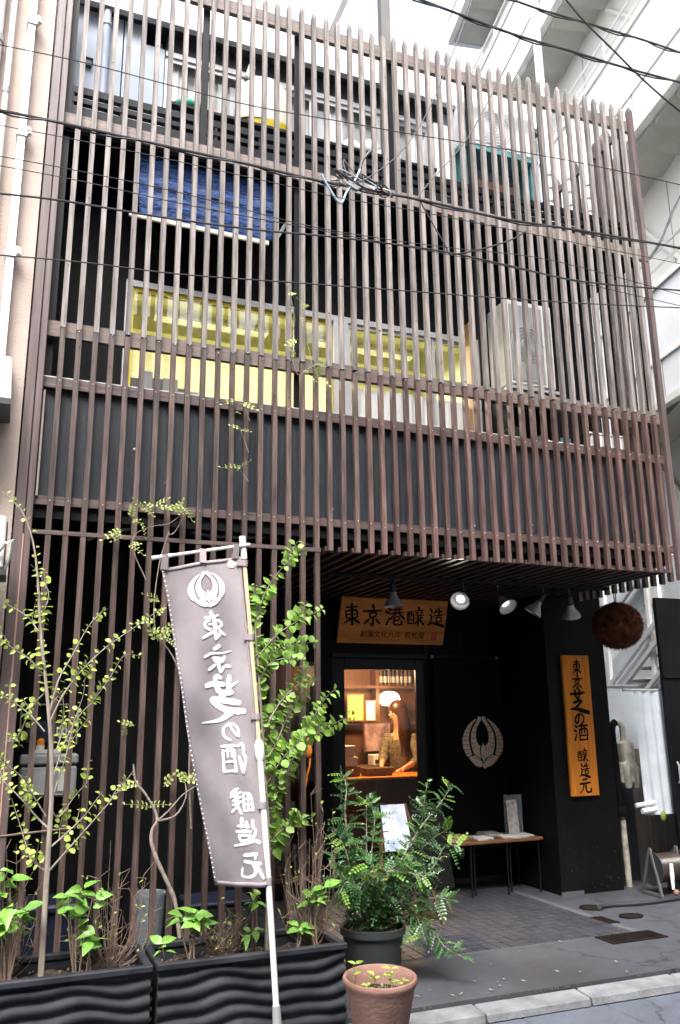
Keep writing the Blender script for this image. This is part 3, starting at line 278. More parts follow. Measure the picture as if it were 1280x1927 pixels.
# tiles in front of the door: 300 nearest as pieces, the rest joined
tf = struct(B(2.02, 4.82, .18, 2.44, -.05, .002).build('tiled_floor', MT['grout']))
tme = MB().hexa([(-.0465, -.0465, 0), (.0465, -.0465, 0), (-.0465, .0465, 0), (.0465, .0465, 0), (-.043, -.043, .006), (.043, -.043, .006), (-.043, .043, .006), (.043, .043, .006)]).mesh('tile', MT['tile'])
tl = [(2.08 + .1 * i, .24 + .1 * j) for i in range(27) for j in range(22)]
tl.sort(key=lambda p: p[1] + .25 * abs(p[0] - 3.6))
rest = MB()
for k, (x, y) in enumerate(tl):
    if k < 300: inst('tile', tme, tf, (x, y, .0022 + rnd(0, .0015)))
    else:
        z = .0022 + rnd(0, .0015); rest.hexa([(x - .0465, y - .0465, z), (x + .0465, y - .0465, z), (x - .0465, y + .0465, z), (x + .0465, y + .0465, z), (x - .043, y - .043, z + .006), (x + .043, y - .043, z + .006), (x - .043, y + .043, z + .006), (x + .043, y + .043, z + .006)])
struct(rest.build('far_tiles', MT['tile'], tf), 'stuff')
def grate(x, y, w, d, label, n, oval=False):
    g = thing('drain_cover', label, 'drain cover', (x, y, 0))
    if oval:
        m = MB(); m.lathe([(0, .006), (.8, .006), (.82, .012), (1, .012), (1, 0)], (0, 0, 0), 24); m.v = [(x + a * w / 2, y + b * d / 2, c) for a, b, c in m.v]; m.build('lid', MT['grate'], g); return
    m = MB(); m.box(x - w / 2, x + w / 2, y - d / 2, y - d / 2 + .02, 0, .008); m.box(x - w / 2, x + w / 2, y + d / 2 - .02, y + d / 2, 0, .008); m.box(x - w / 2, x - w / 2 + .02, y - d / 2 + .02, y + d / 2 - .02, 0, .008); m.box(x + w / 2 - .02, x + w / 2, y - d / 2 + .02, y + d / 2 - .02, 0, .008)
    m.build('frame', MT['grate'], g); B(x - w / 2 + .02, x + w / 2 - .02, y - d / 2 + .02, y + d / 2 - .02, 0, .002).build('pit', MT['ink'], g)
    me = B(-.006, .006, -d / 2 + .021, d / 2 - .021, 0, .007).mesh('bar', MT['grate'])
    for i in range(n): inst('bar', me, g, (x - w / 2 + .03 + (w - .06) * i / (n - 1), y, 0))
grate(4.67, .60, .36, .24, 'dark rectangular drain grate nearer the pier, left of the other', 12)
grate(4.62, .07, .52, .22, 'long ribbed drain grate closer to the kerb', 20)
grate(4.98, 1.02, .2, .2, 'small dark round drain hole cover behind the hose', 0, True)
grate(5.08, .62, .22, .16, 'pale worn oval access cover right of the dark grate', 0, True)
grate(4.85, -.42, .26, .12, 'small brown oval cover near the kerb at right', 0, True)
# moss and litter along the pavement edge
m = MB()
for i in range(46):
    x = random.choice((2.55, 3.05, 3.3, 3.38, 4.1)) + random.gauss(0, .06); y = -.70 + rnd(-.008, .008); h = rnd(.003, .011)
    m.poly([(x - .004, y, -.01), (x + .004, y + rnd(-.004, .004), -.01), (x + rnd(-.01, .01), y + rnd(-.01, .01), h)])
struct(tag(m.build('kerb_moss', MT['lb']), 'thin moss and weeds in the gap along the kerb', 'moss'), 'stuff')

# ================================================================== THE BUILDING
BD = thing('brewery_building', 'narrow three-storey black building behind a full-height wooden slat screen', 'building', (2.75, 2.5, 0))
def part(name, m, material, parent=None, bevel=0): return m.build(name, material, parent or BD, bevel)
SZ = 2.905
# ground-floor front wall with two openings
m = MB()
for b in ((1.80, 2.36, 0, SZ), (2.36, 2.99, 2.22, SZ), (2.36, 2.99, 0, .15), (2.99, 3.12, 0, SZ), (3.12, 4.2, 2.26, SZ), (4.2, 5.06, 0, SZ)): m.box(b[0], b[1], 2.5, 2.58, b[2], b[3])
part('wall', m, MT['black'])
part('wall', MB().box(-.04, 1.80, .78, .84, 0, SZ).box(1.72, 1.80, .84, 2.58, 0, SZ), MT['black'])
part('pier', B(5.06, 5.79, 1.54, 2.6, 0, 3.0), MT['black'], bevel=.006)
part('skirting', MB().box(5.05, 5.30, 1.528, 1.54, 0, .035).box(4.22, 5.05, 2.485, 2.5, 0, .05), MT['grout'])
part('floor_slab', MB().box(-.04, 5.42, .07, .78, 2.96, 3.05).box(-.04, 5.79, .78, 4.8, 3.0, 3.05).box(1.8, 5.42, .1, 2.5, 2.945, 2.96), MT['black'])
# glazed door
dr = part('sliding_door', MB().box(3.12, 3.26, 2.515, 2.555, .03, 2.26).box(4.08, 4.2, 2.515, 2.555, .03, 2.26).box(3.26, 4.08, 2.515, 2.555, 2.15, 2.26).box(3.26, 4.08, 2.515, 2.555, .03, .14), MT['steel'], bevel=.004)
part('pane', B(3.26, 4.08, 2.532, 2.538, .14, 2.15), GLD, dr)
part('handle', MB().tube([(3.2, 2.50, .85), (3.2, 2.49, .9), (3.2, 2.49, 1.15), (3.2, 2.50, 1.2)], .009, 6), MT['chrome'], dr)
part('door_track', B(3.1, 5.05, 2.44, 2.5, 2.27, 2.31), MT['steel'])
w2 = part('window', MB().box(2.36, 2.40, 2.51, 2.56, .15, 2.22).box(2.95, 2.99, 2.51, 2.56, .15, 2.22).box(2.40, 2.95, 2.51, 2.56, 2.18, 2.22).box(2.40, 2.95, 2.51, 2.56, .15, .19), MT['dwood'])
part('pane', B(2.40, 2.95, 2.532, 2.538, .19, 2.18), GLD, w2)
for x in (4.62, 4.2): part('wall_joint', B(x - .006, x + .006, 2.494, 2.4995, .05, 2.86), MT['steel'])
m = MB()
for i in range(34): x, z = rnd(5.1, 5.75), rnd(.04, 1.1) ** 1.3; m.box(x, x + rnd(.003, .012), 1.5375, 1.5395, z, z + rnd(.002, .008))
struct(part('scuff_marks', m, MT['grout']), 'stuff')
# soffit battens, one behind each hanging slat
PX0, PP = .186, .1096
bme = B(-.019, .019, 0, 2.36, 0, .034).mesh('soffit_batten', MT['rail_dark'])
for i in range(18, 48): inst('soffit_batten', bme, BD, (PX0 + PP * i, .085, 2.868))
# second floor
m = MB()
for b in ((-.04, .67, 3.05, 5.92), (.67, 3.87, 3.05, 4.12), (.67, 3.87, 5.06, 5.92), (3.87, 5.15, 3.05, 5.92)): m.box(b[0], b[1], .62, .70, b[2], b[3])
part('wall', m, MT['black'])
part('wall', MB().box(-.05, -.041, .1, 4.8, 0, 7.4).box(5.15, 5.22, .62, 4.8, 3.05, 5.92), MT['black'])
for i in range(6):
    x0 = .095 + i * .89; part('spandrel_panel', B(x0, x0 + .884, .086, .104, 3.10, 3.875), MT['panel'])
for x, z in ((.95, 3.28), (2.2, 3.19), (2.95, 3.17), (3.43, 3.15), (3.98, 3.2), (.72, 3.5)):
    part('bolt', MB().ball((x, .084, z), .012, 8, 5), MT['alu'])
win = part('window_surround', MB().box(.655, .70, .58, .63, 4.10, 5.08).box(3.84, 3.885, .58, .63, 4.10, 5.08).box(.70, 3.84, .58, .63, 5.03, 5.08).box(.70, 3.84, .58, .63, 4.10, 4.135).box(2.42, 2.56, .575, .63, 4.135, 5.03), MT['alu'])
for k, (x0, x1, y) in enumerate(((.70, 1.56, .60), (1.52, 2.42, .615), (2.56, 3.42, .60), (3.38, 3.84, .615))):
    s = part('window', MB().box(x0, x0 + .025, y, y + .012, 4.135, 5.03).box(x1 - .025, x1, y, y + .012, 4.135, 5.03).box(x0 + .025, x1 - .025, y, y + .012, 5.0, 5.03).box(x0 + .025, x1 - .025, y, y + .012, 4.135, 4.165).box(x0 + .025, x1 - .025, y, y + .012, 4.53, 4.56), MT['alu'] if k > 1 else MT['yplast'])
    part('pane', B(x0 + .025, x1 - .025, y + .004, y + .007, 4.165, 4.53), GL, s); part('pane', B(x0 + .025, x1 - .025, y + .004, y + .007, 4.56, 5.0), GL, s)
part('room_lining', MB().box(.5, 4.2, 2.4, 2.45, 3.3, 5.6).box(.45, .5, .75, 2.45, 3.3, 5.6).box(4.2, 4.25, .75, 2.45, 3.3, 5.6).box(.5, 4.2, .72, 2.4, 5.6, 5.65).box(.5, 4.2, .72, 2.4, 3.3, 3.35), MT['yellow'])
part('ceiling_beam', MB().box(.5, 4.2, 1.3, 1.42, 5.35, 5.6).box(.5, 4.2, 2.0, 2.1, 5.35, 5.6), MT['yellow'])
film = MB()
for x0, x1 in ((.72, 1.54), (1.55, 2.41)):
    n = 40
    for i in range(n + 1):
        x = x0 + (x1 - x0) * i / n; y = .655 + .012 * math.sin(i * .9); film.v += [(x, y, 4.15), (x, y, 4.545)]
    st = len(film.v) - 2 * (n + 1); film.f += [(st + 2 * i, st + 2 * i + 2, st + 2 * i + 3, st + 2 * i + 1) for i in range(n)]
film.sm = True; part('yellow_blind', film, MT['yfilm'])
bx_ = thing('mirrored_skyline', 'grey blocks imitating buildings mirrored in the first yellow pane', 'mirrored buildings', (.95, .645, 4.166))  # stepped grey blocks imitate the reflection of buildings in the glass
for k, (x0, x1, h) in enumerate(((.73, .80, .10), (.802, .90, .17), (.902, .98, .12), (.982, 1.10, .13), (1.102, 1.2, .06), (1.202, 1.27, .045))): B(x0, x1, .628, .641, 4.166, 4.166 + h).build('box', MT['grey'] if k % 2 else MT['mgrey'], bx_)
cor = MB(); n = 104
for i in range(n + 1):
    x = 2.58 + 1.25 * i / n; y = .65 + .02 * math.sin(i * 2 * math.pi / 8.7); cor.v += [(x, y, 4.15), (x, y, 4.46)]
cor.f += [(2 * i, 2 * i + 2, 2 * i + 3, 2 * i + 1) for i in range(n)]; cor.sm = True; part('corrugated_sheet', cor, MT['white'])
part('timber_jamb', B(3.73, 3.80, .50, .57, 4.05, 5.2), mat('pale_timber', (.55, .34, .17), .6, .2, 5, (6, 6, .7)))
for nm, x, y, e in (('room_light', 1.6, 1.7, 17), ('room_light', 3.2, 1.7, 15)):
    ld = bpy.data.lights.new('room_tube', 'AREA'); ld.shape = 'RECTANGLE'; ld.size = 1.1; ld.size_y = .12; ld.energy = e; ld.color = (1, .95, .75)
    lo = bpy.data.objects.new('room_tube', ld); COL.objects.link(lo); lo.location = (x, y, 5.33)
    t = thing('ceiling_light', 'fluorescent ceiling light in the yellow room, ' + ('left one' if x < 2 else 'right one'), 'light', (x, y, 5.36)); t['group'] = 'yellow room lights'
    B(x - .55, x + .55, y - .06, y + .06, 5.345, 5.375).build('housing', MT['white'], t)
# third floor
part('floor_slab', B(-.04, 5.42, .07, 4.8, 5.92, 6.03), MT['black'])
for z0, z1 in ((6.06, 6.19), (6.23, 6.27), (6.31, 6.37)): part('balcony_beam', B(.0, 5.38, .12, .165, z0, z1), MT['steel'])
for i in range(15): part('balcony_upright', B(.12 + i * .37, .145 + i * .37, .125, .16, 6.03, 6.31), MT['steel'])
m = MB(); m.box(.85, 3.5, .45, .52, 6.03, 6.42).box(3.5, 4.62, .45, .52, 6.03, 7.36); part('wall', m, MT['pale'])
part('soffit_shade_strip', B(.86, 3.5, .44, .52, 7.20, 7.36), MT['dgrey'])  # dark strip standing in for the shade under the eave
for k, (x0, x1, y0) in enumerate(((-.03, .19, .38), (.20, .50, .41), (.51, .67, .41), (.68, .85, .43))): part('siding_panel', B(x0, x1, y0, .52, 6.03, 7.36 if k < 3 else 7.2), MT['pale'])
part('fascia', MB().box(-.03, 1.3, .30, .36, 7.36, 7.72).box(1.304, 2.65, .30, .36, 7.36, 7.72).box(2.654, 4.6, .30, .36, 7.36, 7.72), MT['fascia'])
part('soffit', B(-.03, 4.6, .36, .66, 7.365, 7.39), MT['dgrey'])
part('roof', B(-.03, 4.62, .36, 4.8, 7.60, 7.70), MT['grey'])
part('wall', MB().box(4.56, 4.62, .62, 4.8, 6.03, 7.6), MT['pale'])
part('wall', MB().box(-.03, 5.79, 4.75, 4.8, 0, 7.6), MT['brickg'])
m = MB().box(.86, 3.5, .435, .50, 7.15, 7.199).box(.86, 3.5, .435, .50, 6.421, 6.46)
win3 = part('window_surround', m, MT['alu'])
for k, (x0, x1, y) in enumerate(((.86, 1.55, .45), (1.50, 2.2, .465), (2.2, 2.86, .45), (2.82, 3.5, .465))):
    s = part('window', MB().box(x0, x0 + .035, y, y + .012, 6.46, 7.15).box(x1 - .035, x1, y, y + .012, 6.46, 7.15).box(x0 + .035, x1 - .035, y, y + .012, 7.11, 7.15).box(x0 + .035, x1 - .035, y, y + .012, 6.46, 6.5), MT['alu'])
    part('pane', B(x0 + .035, x1 - .035, y + .004, y + .007, 6.5, 7.11), GL, s)
part('room_lining', MB().box(.85, 3.5, 1.5, 1.55, 6.1, 7.6).box(.82, .85, .56, 1.55, 6.1, 7.6).box(3.5, 3.53, .56, 1.55, 6.1, 7.6).box(.85, 3.5, .64, 1.5, 6.03, 6.1).box(.85, 3.5, .64, 1.5, 7.58, 7.6), MT['cream'])
for x0, x1 in ((.87, 1.49), (1.53, 2.18), (2.22, 2.8), (2.84, 3.48)): part('window_backing', B(x0, x1, .53, .534, 6.44 + rnd(0, .12), 7.3), MT['pane_backing'])  # pale sheets added behind the glass to lighten the unlit room
for x0, x1 in ((.90, 1.06), (1.60, 1.72), (2.36, 2.50), (3.2, 3.40)):
    cu = MB(); n = 14
    for i in range(n + 1):
        x = x0 + (x1 - x0) * i / n; y = .505 + .010 * math.sin(i * 1.6); cu.v += [(x, y, 6.2), (x, y, 7.34)]
    cu.f += [(2 * i, 2 * i + 2, 2 * i + 3, 2 * i + 1) for i in range(n)]; cu.sm = True; part('curtain', cu, MT['white'])
part('ledge', B(.86, 3.3, .19, .43, 6.485, 6.51), MT['steel'])
dp = thing('downpipe', 'pale blue downpipe in front of the third-floor siding', 'pipe', (.36, .35, 6.1)); MB().tube([(.36, .35, 6.1), (.36, .35, 7.35)], .034, 12).build('pipe', MT['pale'], dp)
for z in (6.45, 7.2): MB().tube([(.36, .35, z), (.36, .35, z + .03)], .042, 12).build('bracket', MT['alu'], dp)
mb = thing('wall_box', 'small black box on the pale siding at top left', 'box', (.24, .40, 6.80)); B(.215, .265, .375, .409, 6.80, 6.86).build('case', MT['blueblk'], mb, .004); B(.205, .275, .365, .409, 6.861, 6.87).build('lid', MT['dgrey'], mb)

# ================================================================== SLAT SCREEN
SL = thing('slat_screen', 'wooden vertical slat screen over the whole facade, weathered pale above, dark below', 'screen', (2.8, 0, 0))
def slat_mesh(h, tip, material, w=.0355, d=.0405):
    m = MB()
    if tip:
        m.box(-w / 2, w / 2, 0, d, 0, h - .05); n = len(m.v); m.f.pop(1)
        m.v += [(-w / 4, d * .25, h), (w / 4, d * .25, h), (-w / 4, d * .75, h), (w / 4, d * .75, h)]
        m.f += [(4, 5, n + 1, n), (5, 7, n + 3, n + 1), (7, 6, n + 2, n + 3), (6, 4, n, n + 2), (n, n + 1, n + 3, n + 2)]
    else: m.box(-w / 2, w / 2, 0, d, 0, h)
    me = m.mesh('slat', material); return me
ups = [slat_mesh(h_ - 4.312, True, MT['slat_up'], w_, .043) for h_, w_ in ((7.615, .0355), (7.632, .036), (7.60, .0345), (7.645, .035))]; lo_r = slat_mesh(4.308 - 2.853, False, MT['slat_red']); lo_l = slat_mesh(4.308 - 2.868, False, MT['slat_lo']); bt = slat_mesh(2.836 - .02, False, MT['slat_lo'], .035, .036)
for i in range(48):
    x = PX0 + PP * i
    j = rnd(-.003, .003); q = Quaternion((0, 1, 0), rnd(-.0012, .0012)) @ Quaternion((0, 0, 1), rnd(-.03, .03))
    inst('slat', random.choice(ups), SL, (x + j, -.004, 4.312 + rnd(-.012, .012)), q)
    if i <= 17: inst('slat', lo_l, SL, (x, 0, 2.868)); inst('slat', bt, SL, (x + rnd(-.003, .003), 0, .02), Quaternion((0, 0, 1), rnd(-.03, .03)))
    else: inst('slat', lo_l if i < 21 else lo_r, SL, (x + rnd(-.002, .002), 0, 2.853 + rnd(-.004, .004)), Quaternion((0, 0, 1), rnd(-.04, .04)))
inst('slat', slat_mesh(7.66 - 2.80, True, MT['post'], .05, .05), SL, (PX0 + PP * 48 + .01, 0, 2.80))
for nm, x0, x1, z0, z1, mt in (('rail', -.02, 5.46, 7.39, 7.51, 'rail'), ('rail', -.02, 5.46, 5.945, 6.055, 'rail'), ('rail', .085, 5.46, 4.25, 4.365, 'rail'), ('rail', .085, 5.46, 3.87, 3.945, 'rail_dark'), ('rail', .085, 5.46, 3.045, 3.105, 'rail_dark')):
    B(x0, x1, .041, .082, z0, z1).build(nm, MT[mt], SL)
B(-.03, 2.075, -.003, .038, 2.838, 2.866).build('rail', MT['rail_dark'], SL)
B(.085, 3.9, .05, .086, 3.946, 3.955).build('sill_trim', MT['alu'], SL)
for x0, x1, y0, y1 in ((-.025, .036, -.02, .08), (.040, .084, -.012, .08)): B(x0, x1, y0, y1, 0, 7.62).build('post', MT['post'], SL, .004)
MB().tube([(.038, -.016, .0), (.038, -.016, 2.83)], .006, 6).build('conduit', mat('copper_pipe', (.40, .24, .19), .45), SL)
MB().tube([(.098, .03, 3.1), (.098, .03, 3.84)], .008, 6).build('conduit', MT['beige'], SL)
for x, zb in ((.105, 3.05), (1.135, 6.04), (1.93, 3.05), (2.81, 6.04), (3.61, 3.05), (4.41, 6.04), (4.98, 3.05), (5.4, 3.05)): B(x - .028, x + .028, .105, .118, zb, 7.42).build('steel_post', MT['steel'], SL)
rs = slat_mesh(7.62 - 2.80, True, MT['slat_lo'], .038, .04)
for k in range(13): inst('slat', rs, SL, (5.455, .12 + k * .1075, 2.80 - rnd(0, .01)), Quaternion((0, 0, 1), R_(90)))
for z in (3.06, 4.27, 5.96, 7.41): B(5.40, 5.435, .12, 1.5, z, z + .07).build('rail', MT['rail_dark'], SL)
for z in (3.075, 3.905, 4.305):   # screw heads on the rails
    m = MB()
    for i in range(0, 48): m.ball((PX0 + PP * i + rnd(-.006, .006), -.0055 if z > 4.2 else -.002, z + rnd(-.02, .02)), .0045, 6, 4)
    struct(m.build('screw_heads', MT['alu'], SL), 'stuff')
m = MB()
for i in range(150): zz = rnd(2.95, 7.4); k_ = random.randrange(48); m.box(PX0 + PP * k_ - .0025 + rnd(-.014, .014), PX0 + PP * k_ + .0025 + rnd(-.014, .014) * 0 + .003, -.0062, -.0052, zz, zz + rnd(.004, .012))
struct(m.build('knots_and_nicks', MT['dwood'], SL), 'stuff')
# steel post and stay rising above the screen
sp = thing('roof_post', 'square grey steel post rising above the screen top into the sky', 'post', (2.81, .19, 6.1)); B(2.765, 2.855, .155, .235, 6.1, 9.2).build('shaft', MT['mgrey'], sp); B(2.75, 2.87, .14, .25, 6.04, 6.1).build('base_plate', MT['steel'], sp)
st = thing('roof_stay', 'diagonal dark steel stay above the screen, left of the square post', 'stay', (2.33, .45, 7.7)); MB().bar((2.30, .42, 7.7), (2.62, .42, 8.6), .05, .05).build('bar', MT['mgrey'], st); B(2.25, 2.37, .37, .5, 7.70, 7.715).build('foot', MT['steel'], st)
# loose conduit above the ground-floor slats
tag(MB().tube([(.45, .2, 2.86), (.62, .2, 2.93), (.85, .2, 2.985), (1.05, .2, 2.985), (1.3, .2, 2.945), (1.55, .2, 2.95), (1.75, .2, 2.975), (1.95, .2, 2.955), (2.15, .2, 2.905), (2.3, .2, 2.88)], .011, 8).build('conduit', MT['gcable']), 'pale blue-grey conduit sagging behind the slats under the dark panels', 'cable')
# ================================================================== NEIGHBOURS
nb = thing('beige_building', 'pinkish beige rendered building at the left edge, with pipes', 'building', (-3, 3, 0))
B(-6, -.035, -.02, 6, 0, 13).build('wall', MT['beige'], nb)
for i, (x, z) in enumerate(((-1.0, 2.4), (-1.0, 5.6), (-2.6, 2.4), (-2.6, 5.6))): w = B(x - .5, x + .5, -.05, -.021, z, z + 1.3).build('window', MT['alu'], nb); B(x - .45, x + .45, -.056, -.051, z + .05, z + 1.25).build('pane', GL, w)
np_ = thing('white_downpipe', 'white square downpipe with brackets on the beige wall at left', 'pipe', (-.185, -.075, 0)); MB().box(-.215, -.165, -.10, -.05, 0, 13).build('pipe', MT['white'], np_)
for z in (3.9, 4.75, 5.7, 6.65): k = MB().bar((-.19, -.05, z), (-.135, -.11, z + .02), .03, .06).build('bracket', MT['offw'], np_); MB().box(-.225, -.155, -.11, -.02, z - .03, z).build('strap', MT['alu'], k)
for i, (x, r, mt, lb) in enumerate(((-.32, .02, 'offw', 'thin cream pipe beside the white downpipe, next to it'), (-.42, .045, 'alu', 'thick ribbed grey pipe left of the thin cream pipe'), (-.56, .03, 'offw', 'cream pipe farthest left on the beige wall'))):
    p = thing('wall_pipe', lb, 'pipe', (x, -.08, 0)); MB().tube([(x, -.08, 0), (x, -.08, 12)], r, 10).build('pipe', MT[mt], p)
    for z in range(2, 9): MB().tube([(x, -.08, z + .4 * i), (x, -.08, z + .4 * i + .05)], r * 1.25, 10).build('collar', MT['grey'], p)
hd = thing('vent_hood', 'white curved vent hood at the left edge', 'vent', (-.21, -.25, 3.6)); m = MB()
m.hexa([(-.34, -.42, 3.58), (-.10, -.42, 3.58), (-.34, -.05, 3.58), (-.10, -.05, 3.58), (-.32, -.20, 3.95), (-.12, -.20, 3.95), (-.32, -.05, 3.98), (-.12, -.05, 3.98)]); m.build('hood', MT['offw'], hd, .01); B(-.34, -.10, -.42, -.05, 3.545, 3.58).build('rim', MT['dgrey'], hd)
ac = thing('outdoor_unit', 'grey outdoor air conditioner unit hung low at the left edge', 'air conditioner', (-.28, -.34, 2.5))
B(-.62, -.062, -.48, -.2, 2.52, 2.83).build('body', MT['offw'], ac, .01); B(-.061, -.054, -.46, -.22, 2.55, 2.80).build('grille', MT['dgrey'], ac); MB().tube([(-.10, -.5, 2.60), (-.06, -.53, 2.66), (-.02, -.5, 2.68), (-.03, -.44, 2.60), (-.06, -.42, 2.5)], .012, 8).build('hose', MT['offw'], ac); MB().box(-.6, -.04, -.48, -.44, 2.48, 2.515).box(-.6, -.04, -.24, -.2, 2.48, 2.515).build('bracket', MT['dgrey'], ac)
# right: pale block with open balconies, its face receding along d
d = Vector((.18, .98, 0)).normalized(); nn = Vector((d.y, -d.x, 0)); O = Vector((7.0, 1.6, 0))
def bb(m, s0, s1, i0, i1, z0, z1):
    c = [(s, i, z) for z in (z0, z1) for i in (i0, i1) for s in (s0, s1)]
    return m.hexa([tuple(O + d * s + nn * i + Vector((0, 0, z))) for s, i, z in c])
rb = thing('balcony_building', 'pale apartment block with stacked white balconies behind at right', 'building', tuple(O + nn * 3))
EN = 6.4
bb(MB(), -9, EN, .78, 9, 0, 21).build('wall', MT['cream'], rb)
def wedge(name, zb):   # tilted underside panel
    m = MB(); c = [(0, .1), (.455, .1), (0, .78), (.455, .78)]; f_ = lambda s, i, z: tuple(d * s + nn * i + Vector((0, 0, z)))
    m.hexa([f_(s, i, zb + (-.10 if s else .02)) for s, i in c] + [f_(s, i, zb + .16) for s, i in c]); return m.mesh(name, MT['soffit'])
wme = wedge('soffit_panel', 0)
for lv, zb in enumerate((1.49, 5.21, 8.93, 12.65, 16.37)):
    pa = bb(MB(), -9, EN, 0, .1, zb, zb + 1.45).build('parapet', MT['white'], rb)
    bb(MB(), -9, EN + .02, -.03, .13, zb + 1.451, zb + 1.53).build('coping', MT['cream'], pa); bb(MB(), -9, EN, -.03, -.001, zb - .02, zb + .07).build('drip_edge', MT['cream'], pa); bb(MB(), -9, EN, -.02, -.001, zb + .55, zb + .58).build('band', MT['cream'], pa)
    bb(MB(), EN, EN + .1, 0, .78, zb, zb + 1.45).build('parapet', MT['white'], rb)
    bb(MB(), -9, EN, .101, .78, zb + .165, zb + .26).build('slab', MT['soffit'], rb)
    for k in range(32): p_ = O + d * (-8.9 + k * .475); inst('soffit_panel', wme, rb, (p_.x, p_.y, zb))
    for k in range(10): bb(MB(), EN - .9 - k * 1.4, EN - .886 - k * 1.4, -.006, -.0005, zb + .075, zb + .545).build('panel_joint', MT['grey'], pa)
    for q in (1.75, 1.95): MB().tube([tuple(O + d * -9 + nn * .05 + Vector((0, 0, zb + q))), tuple(O + d * EN + nn * .05 + Vector((0, 0, zb + q)))], .02, 6).build('handrail', MT['offw'], pa)
    for k in range(9): MB().tube([tuple(O + d * (-8.5 + k * 1.8) + nn * .05 + Vector((0, 0, zb + 1.53))), tuple(O + d * (-8.5 + k * 1.8) + nn * .05 + Vector((0, 0, zb + 1.95)))], .018, 6).build('rail_post', MT['offw'], pa)
    for k in range(8): bb(MB(), -8.5 + k * 1.8, -8.49 + k * 1.8, .772, .7795, zb + .27, zb + 3.5).build('wall_joint', MT['grey'], rb)
    for k in range(4): MB().bar(tuple(O + d * (-6.5 + k * 3.2) + nn * .74 + Vector((0, 0, zb + 1.7))), tuple(O + d * (-5.0 + k * 3.2) + nn * .74 + Vector((0, 0, zb + 3.5))), .05, .05).build('brace', MT['cream'], rb)
for s, lb in ((-1.6, 'paired white pipes running up the balcony block near the right edge'), (2.1, 'paired white pipes running up the balcony block near the sky gap')):
    p = O + d * s - nn * .09; dpp = thing('balcony_downpipe', lb, 'pipe', (p.x, p.y, 0)); MB().tube([(p.x, p.y, 0), (p.x, p.y, 18)], .04, 10).build('pipe', MT['offw'], dpp); q = p + d * .14; MB().tube([(q.x, q.y, 0), (q.x, q.y, 18)], .03, 10).build('pipe', MT['offw'], dpp)
# white steel stair at the foot of that block, seen past the pier
ss = thing('steel_stair', 'white steel stair with perforated panels glimpsed past the cedar ball', 'stair', (6.9, 2.7, 0))
def fs(s, i, z): p = O + d * s + nn * i; return (p.x, p.y, z)
perf = mat('perforated_panel', (.68, .71, .73), .5, .25, 140)
for a, b in ((.1, 3.4), (.32, 3.4), (1.32, 3.4), (1.75, 3.4)): MB().bar(fs(a, -.25, 0), fs(a, -.25, b), .05, .05).build('post', MT['white'], ss)
for (s0, z0, s1, z1) in ((.0, 2.55, 1.75, 1.55), (.0, 2.75, 1.75, 1.75), (.35, 3.25, 1.3, 2.75), (0, 2.2, 1.75, 1.2)): MB().bar(fs(s0, -.28, z0), fs(s1, -.28, z1), .045, .05).build('stringer', MT['white'], ss)
for (s0, s1, za, zb2, zc, zd) in ((-.6, .08, 2.85, 3.3, 2.85, 3.3), (.36, 1.28, 2.42, 2.78, 1.9, 2.3), (.36, 1.28, 2.95, 3.3, 2.5, 3.0), (1.36, 1.9, 2.5, 3.3, 2.5, 3.3), (1.36, 1.9, 1.3, 2.3, 1.3, 2.3)):
    MB().hexa([fs(s0, -.23, za), fs(s1, -.23, zc), fs(s0, -.21, za), fs(s1, -.21, zc), fs(s0, -.23, zb2), fs(s1, -.23, zd), fs(s0, -.21, zb2), fs(s1, -.21, zd)]).build('panel', perf, ss)
for k in range(7): a = .1 + k * .24; MB().bar(fs(a, -.2, 2.5 - a * .55), fs(a, .6, 2.5 - a * .55), .22, .03).build('tread', MT['soffit'], ss)
# across the street (stands behind the camera; it is what the panes mirror)
ob = thing('opposite_building', 'grey rendered building on the other side of the street', 'building', (2, -13, 0))
B(-14, 18, -14, -7.0, -.09, 8.4).build('wall', MT['brickg'], ob); B(-14.2, 18.2, -14.2, -6.9, 8.4, 8.6).build('roof', MT['grey'], ob)
for fl in range(2):
    for k in range(11): w = B(-13 + k * 2.8, -11.4 + k * 2.8, -7.0, -6.96, 1.2 + fl * 3.2, 2.7 + fl * 3.2).build('window', MT['alu'], ob); B(-12.94 + k * 2.8, -11.46 + k * 2.8, -6.958, -6.95, 1.26 + fl * 3.2, 2.64 + fl * 3.2).build('pane', GL, w)

# ================================================================== BALCONY CLUTTER
t = thing('blue_tarp', 'blue woven tarp hanging under the third-floor balcony', 'tarp', (1.15, .16, 5.36)); m = MB(); n = 36; mm = 14
for j in range(mm + 1):
    for i in range(n + 1):
        u = i / n; v = j / mm; x = .63 + .05 * (1 - v) + u * (1.06 + .1 * v); m.v.append((x, .15 + .012 * math.sin(v * 22) + .008 * math.sin(u * 17 + v * 3), 5.40 + v * .60))
m.f = [(j * (n + 1) + i, j * (n + 1) + i + 1, (j + 1) * (n + 1) + i + 1, (j + 1) * (n + 1) + i) for j in range(mm) for i in range(n)]; m.sm = True; o = m.build('sheet', MT['tarp'], t); sm = o.modifiers.new('thick', 'SOLIDIFY'); sm.thickness = .004
MB().bar((.60, .15, 5.385), (1.70, .15, 5.372), .02, .035).build('batten', MT['offw'], t)
for k in range(6): MB().tube([(.66, .138, 5.46 + k * .1), (1.2, .136, 5.465 + k * .1), (1.74, .138, 5.46 + k * .1)], .004, 5).build('cord', MT['blueblk'], t)
MB().bar((1.78, .16, 5.45), (1.86, .2, 5.62), .02, .02).build('clip', MT['alu'], t)
t = thing('bucket_bag', 'white cloth bag with a bright yellow base on the third-floor ledge', 'bag', (1.72, .36, 6.517)); m = MB()
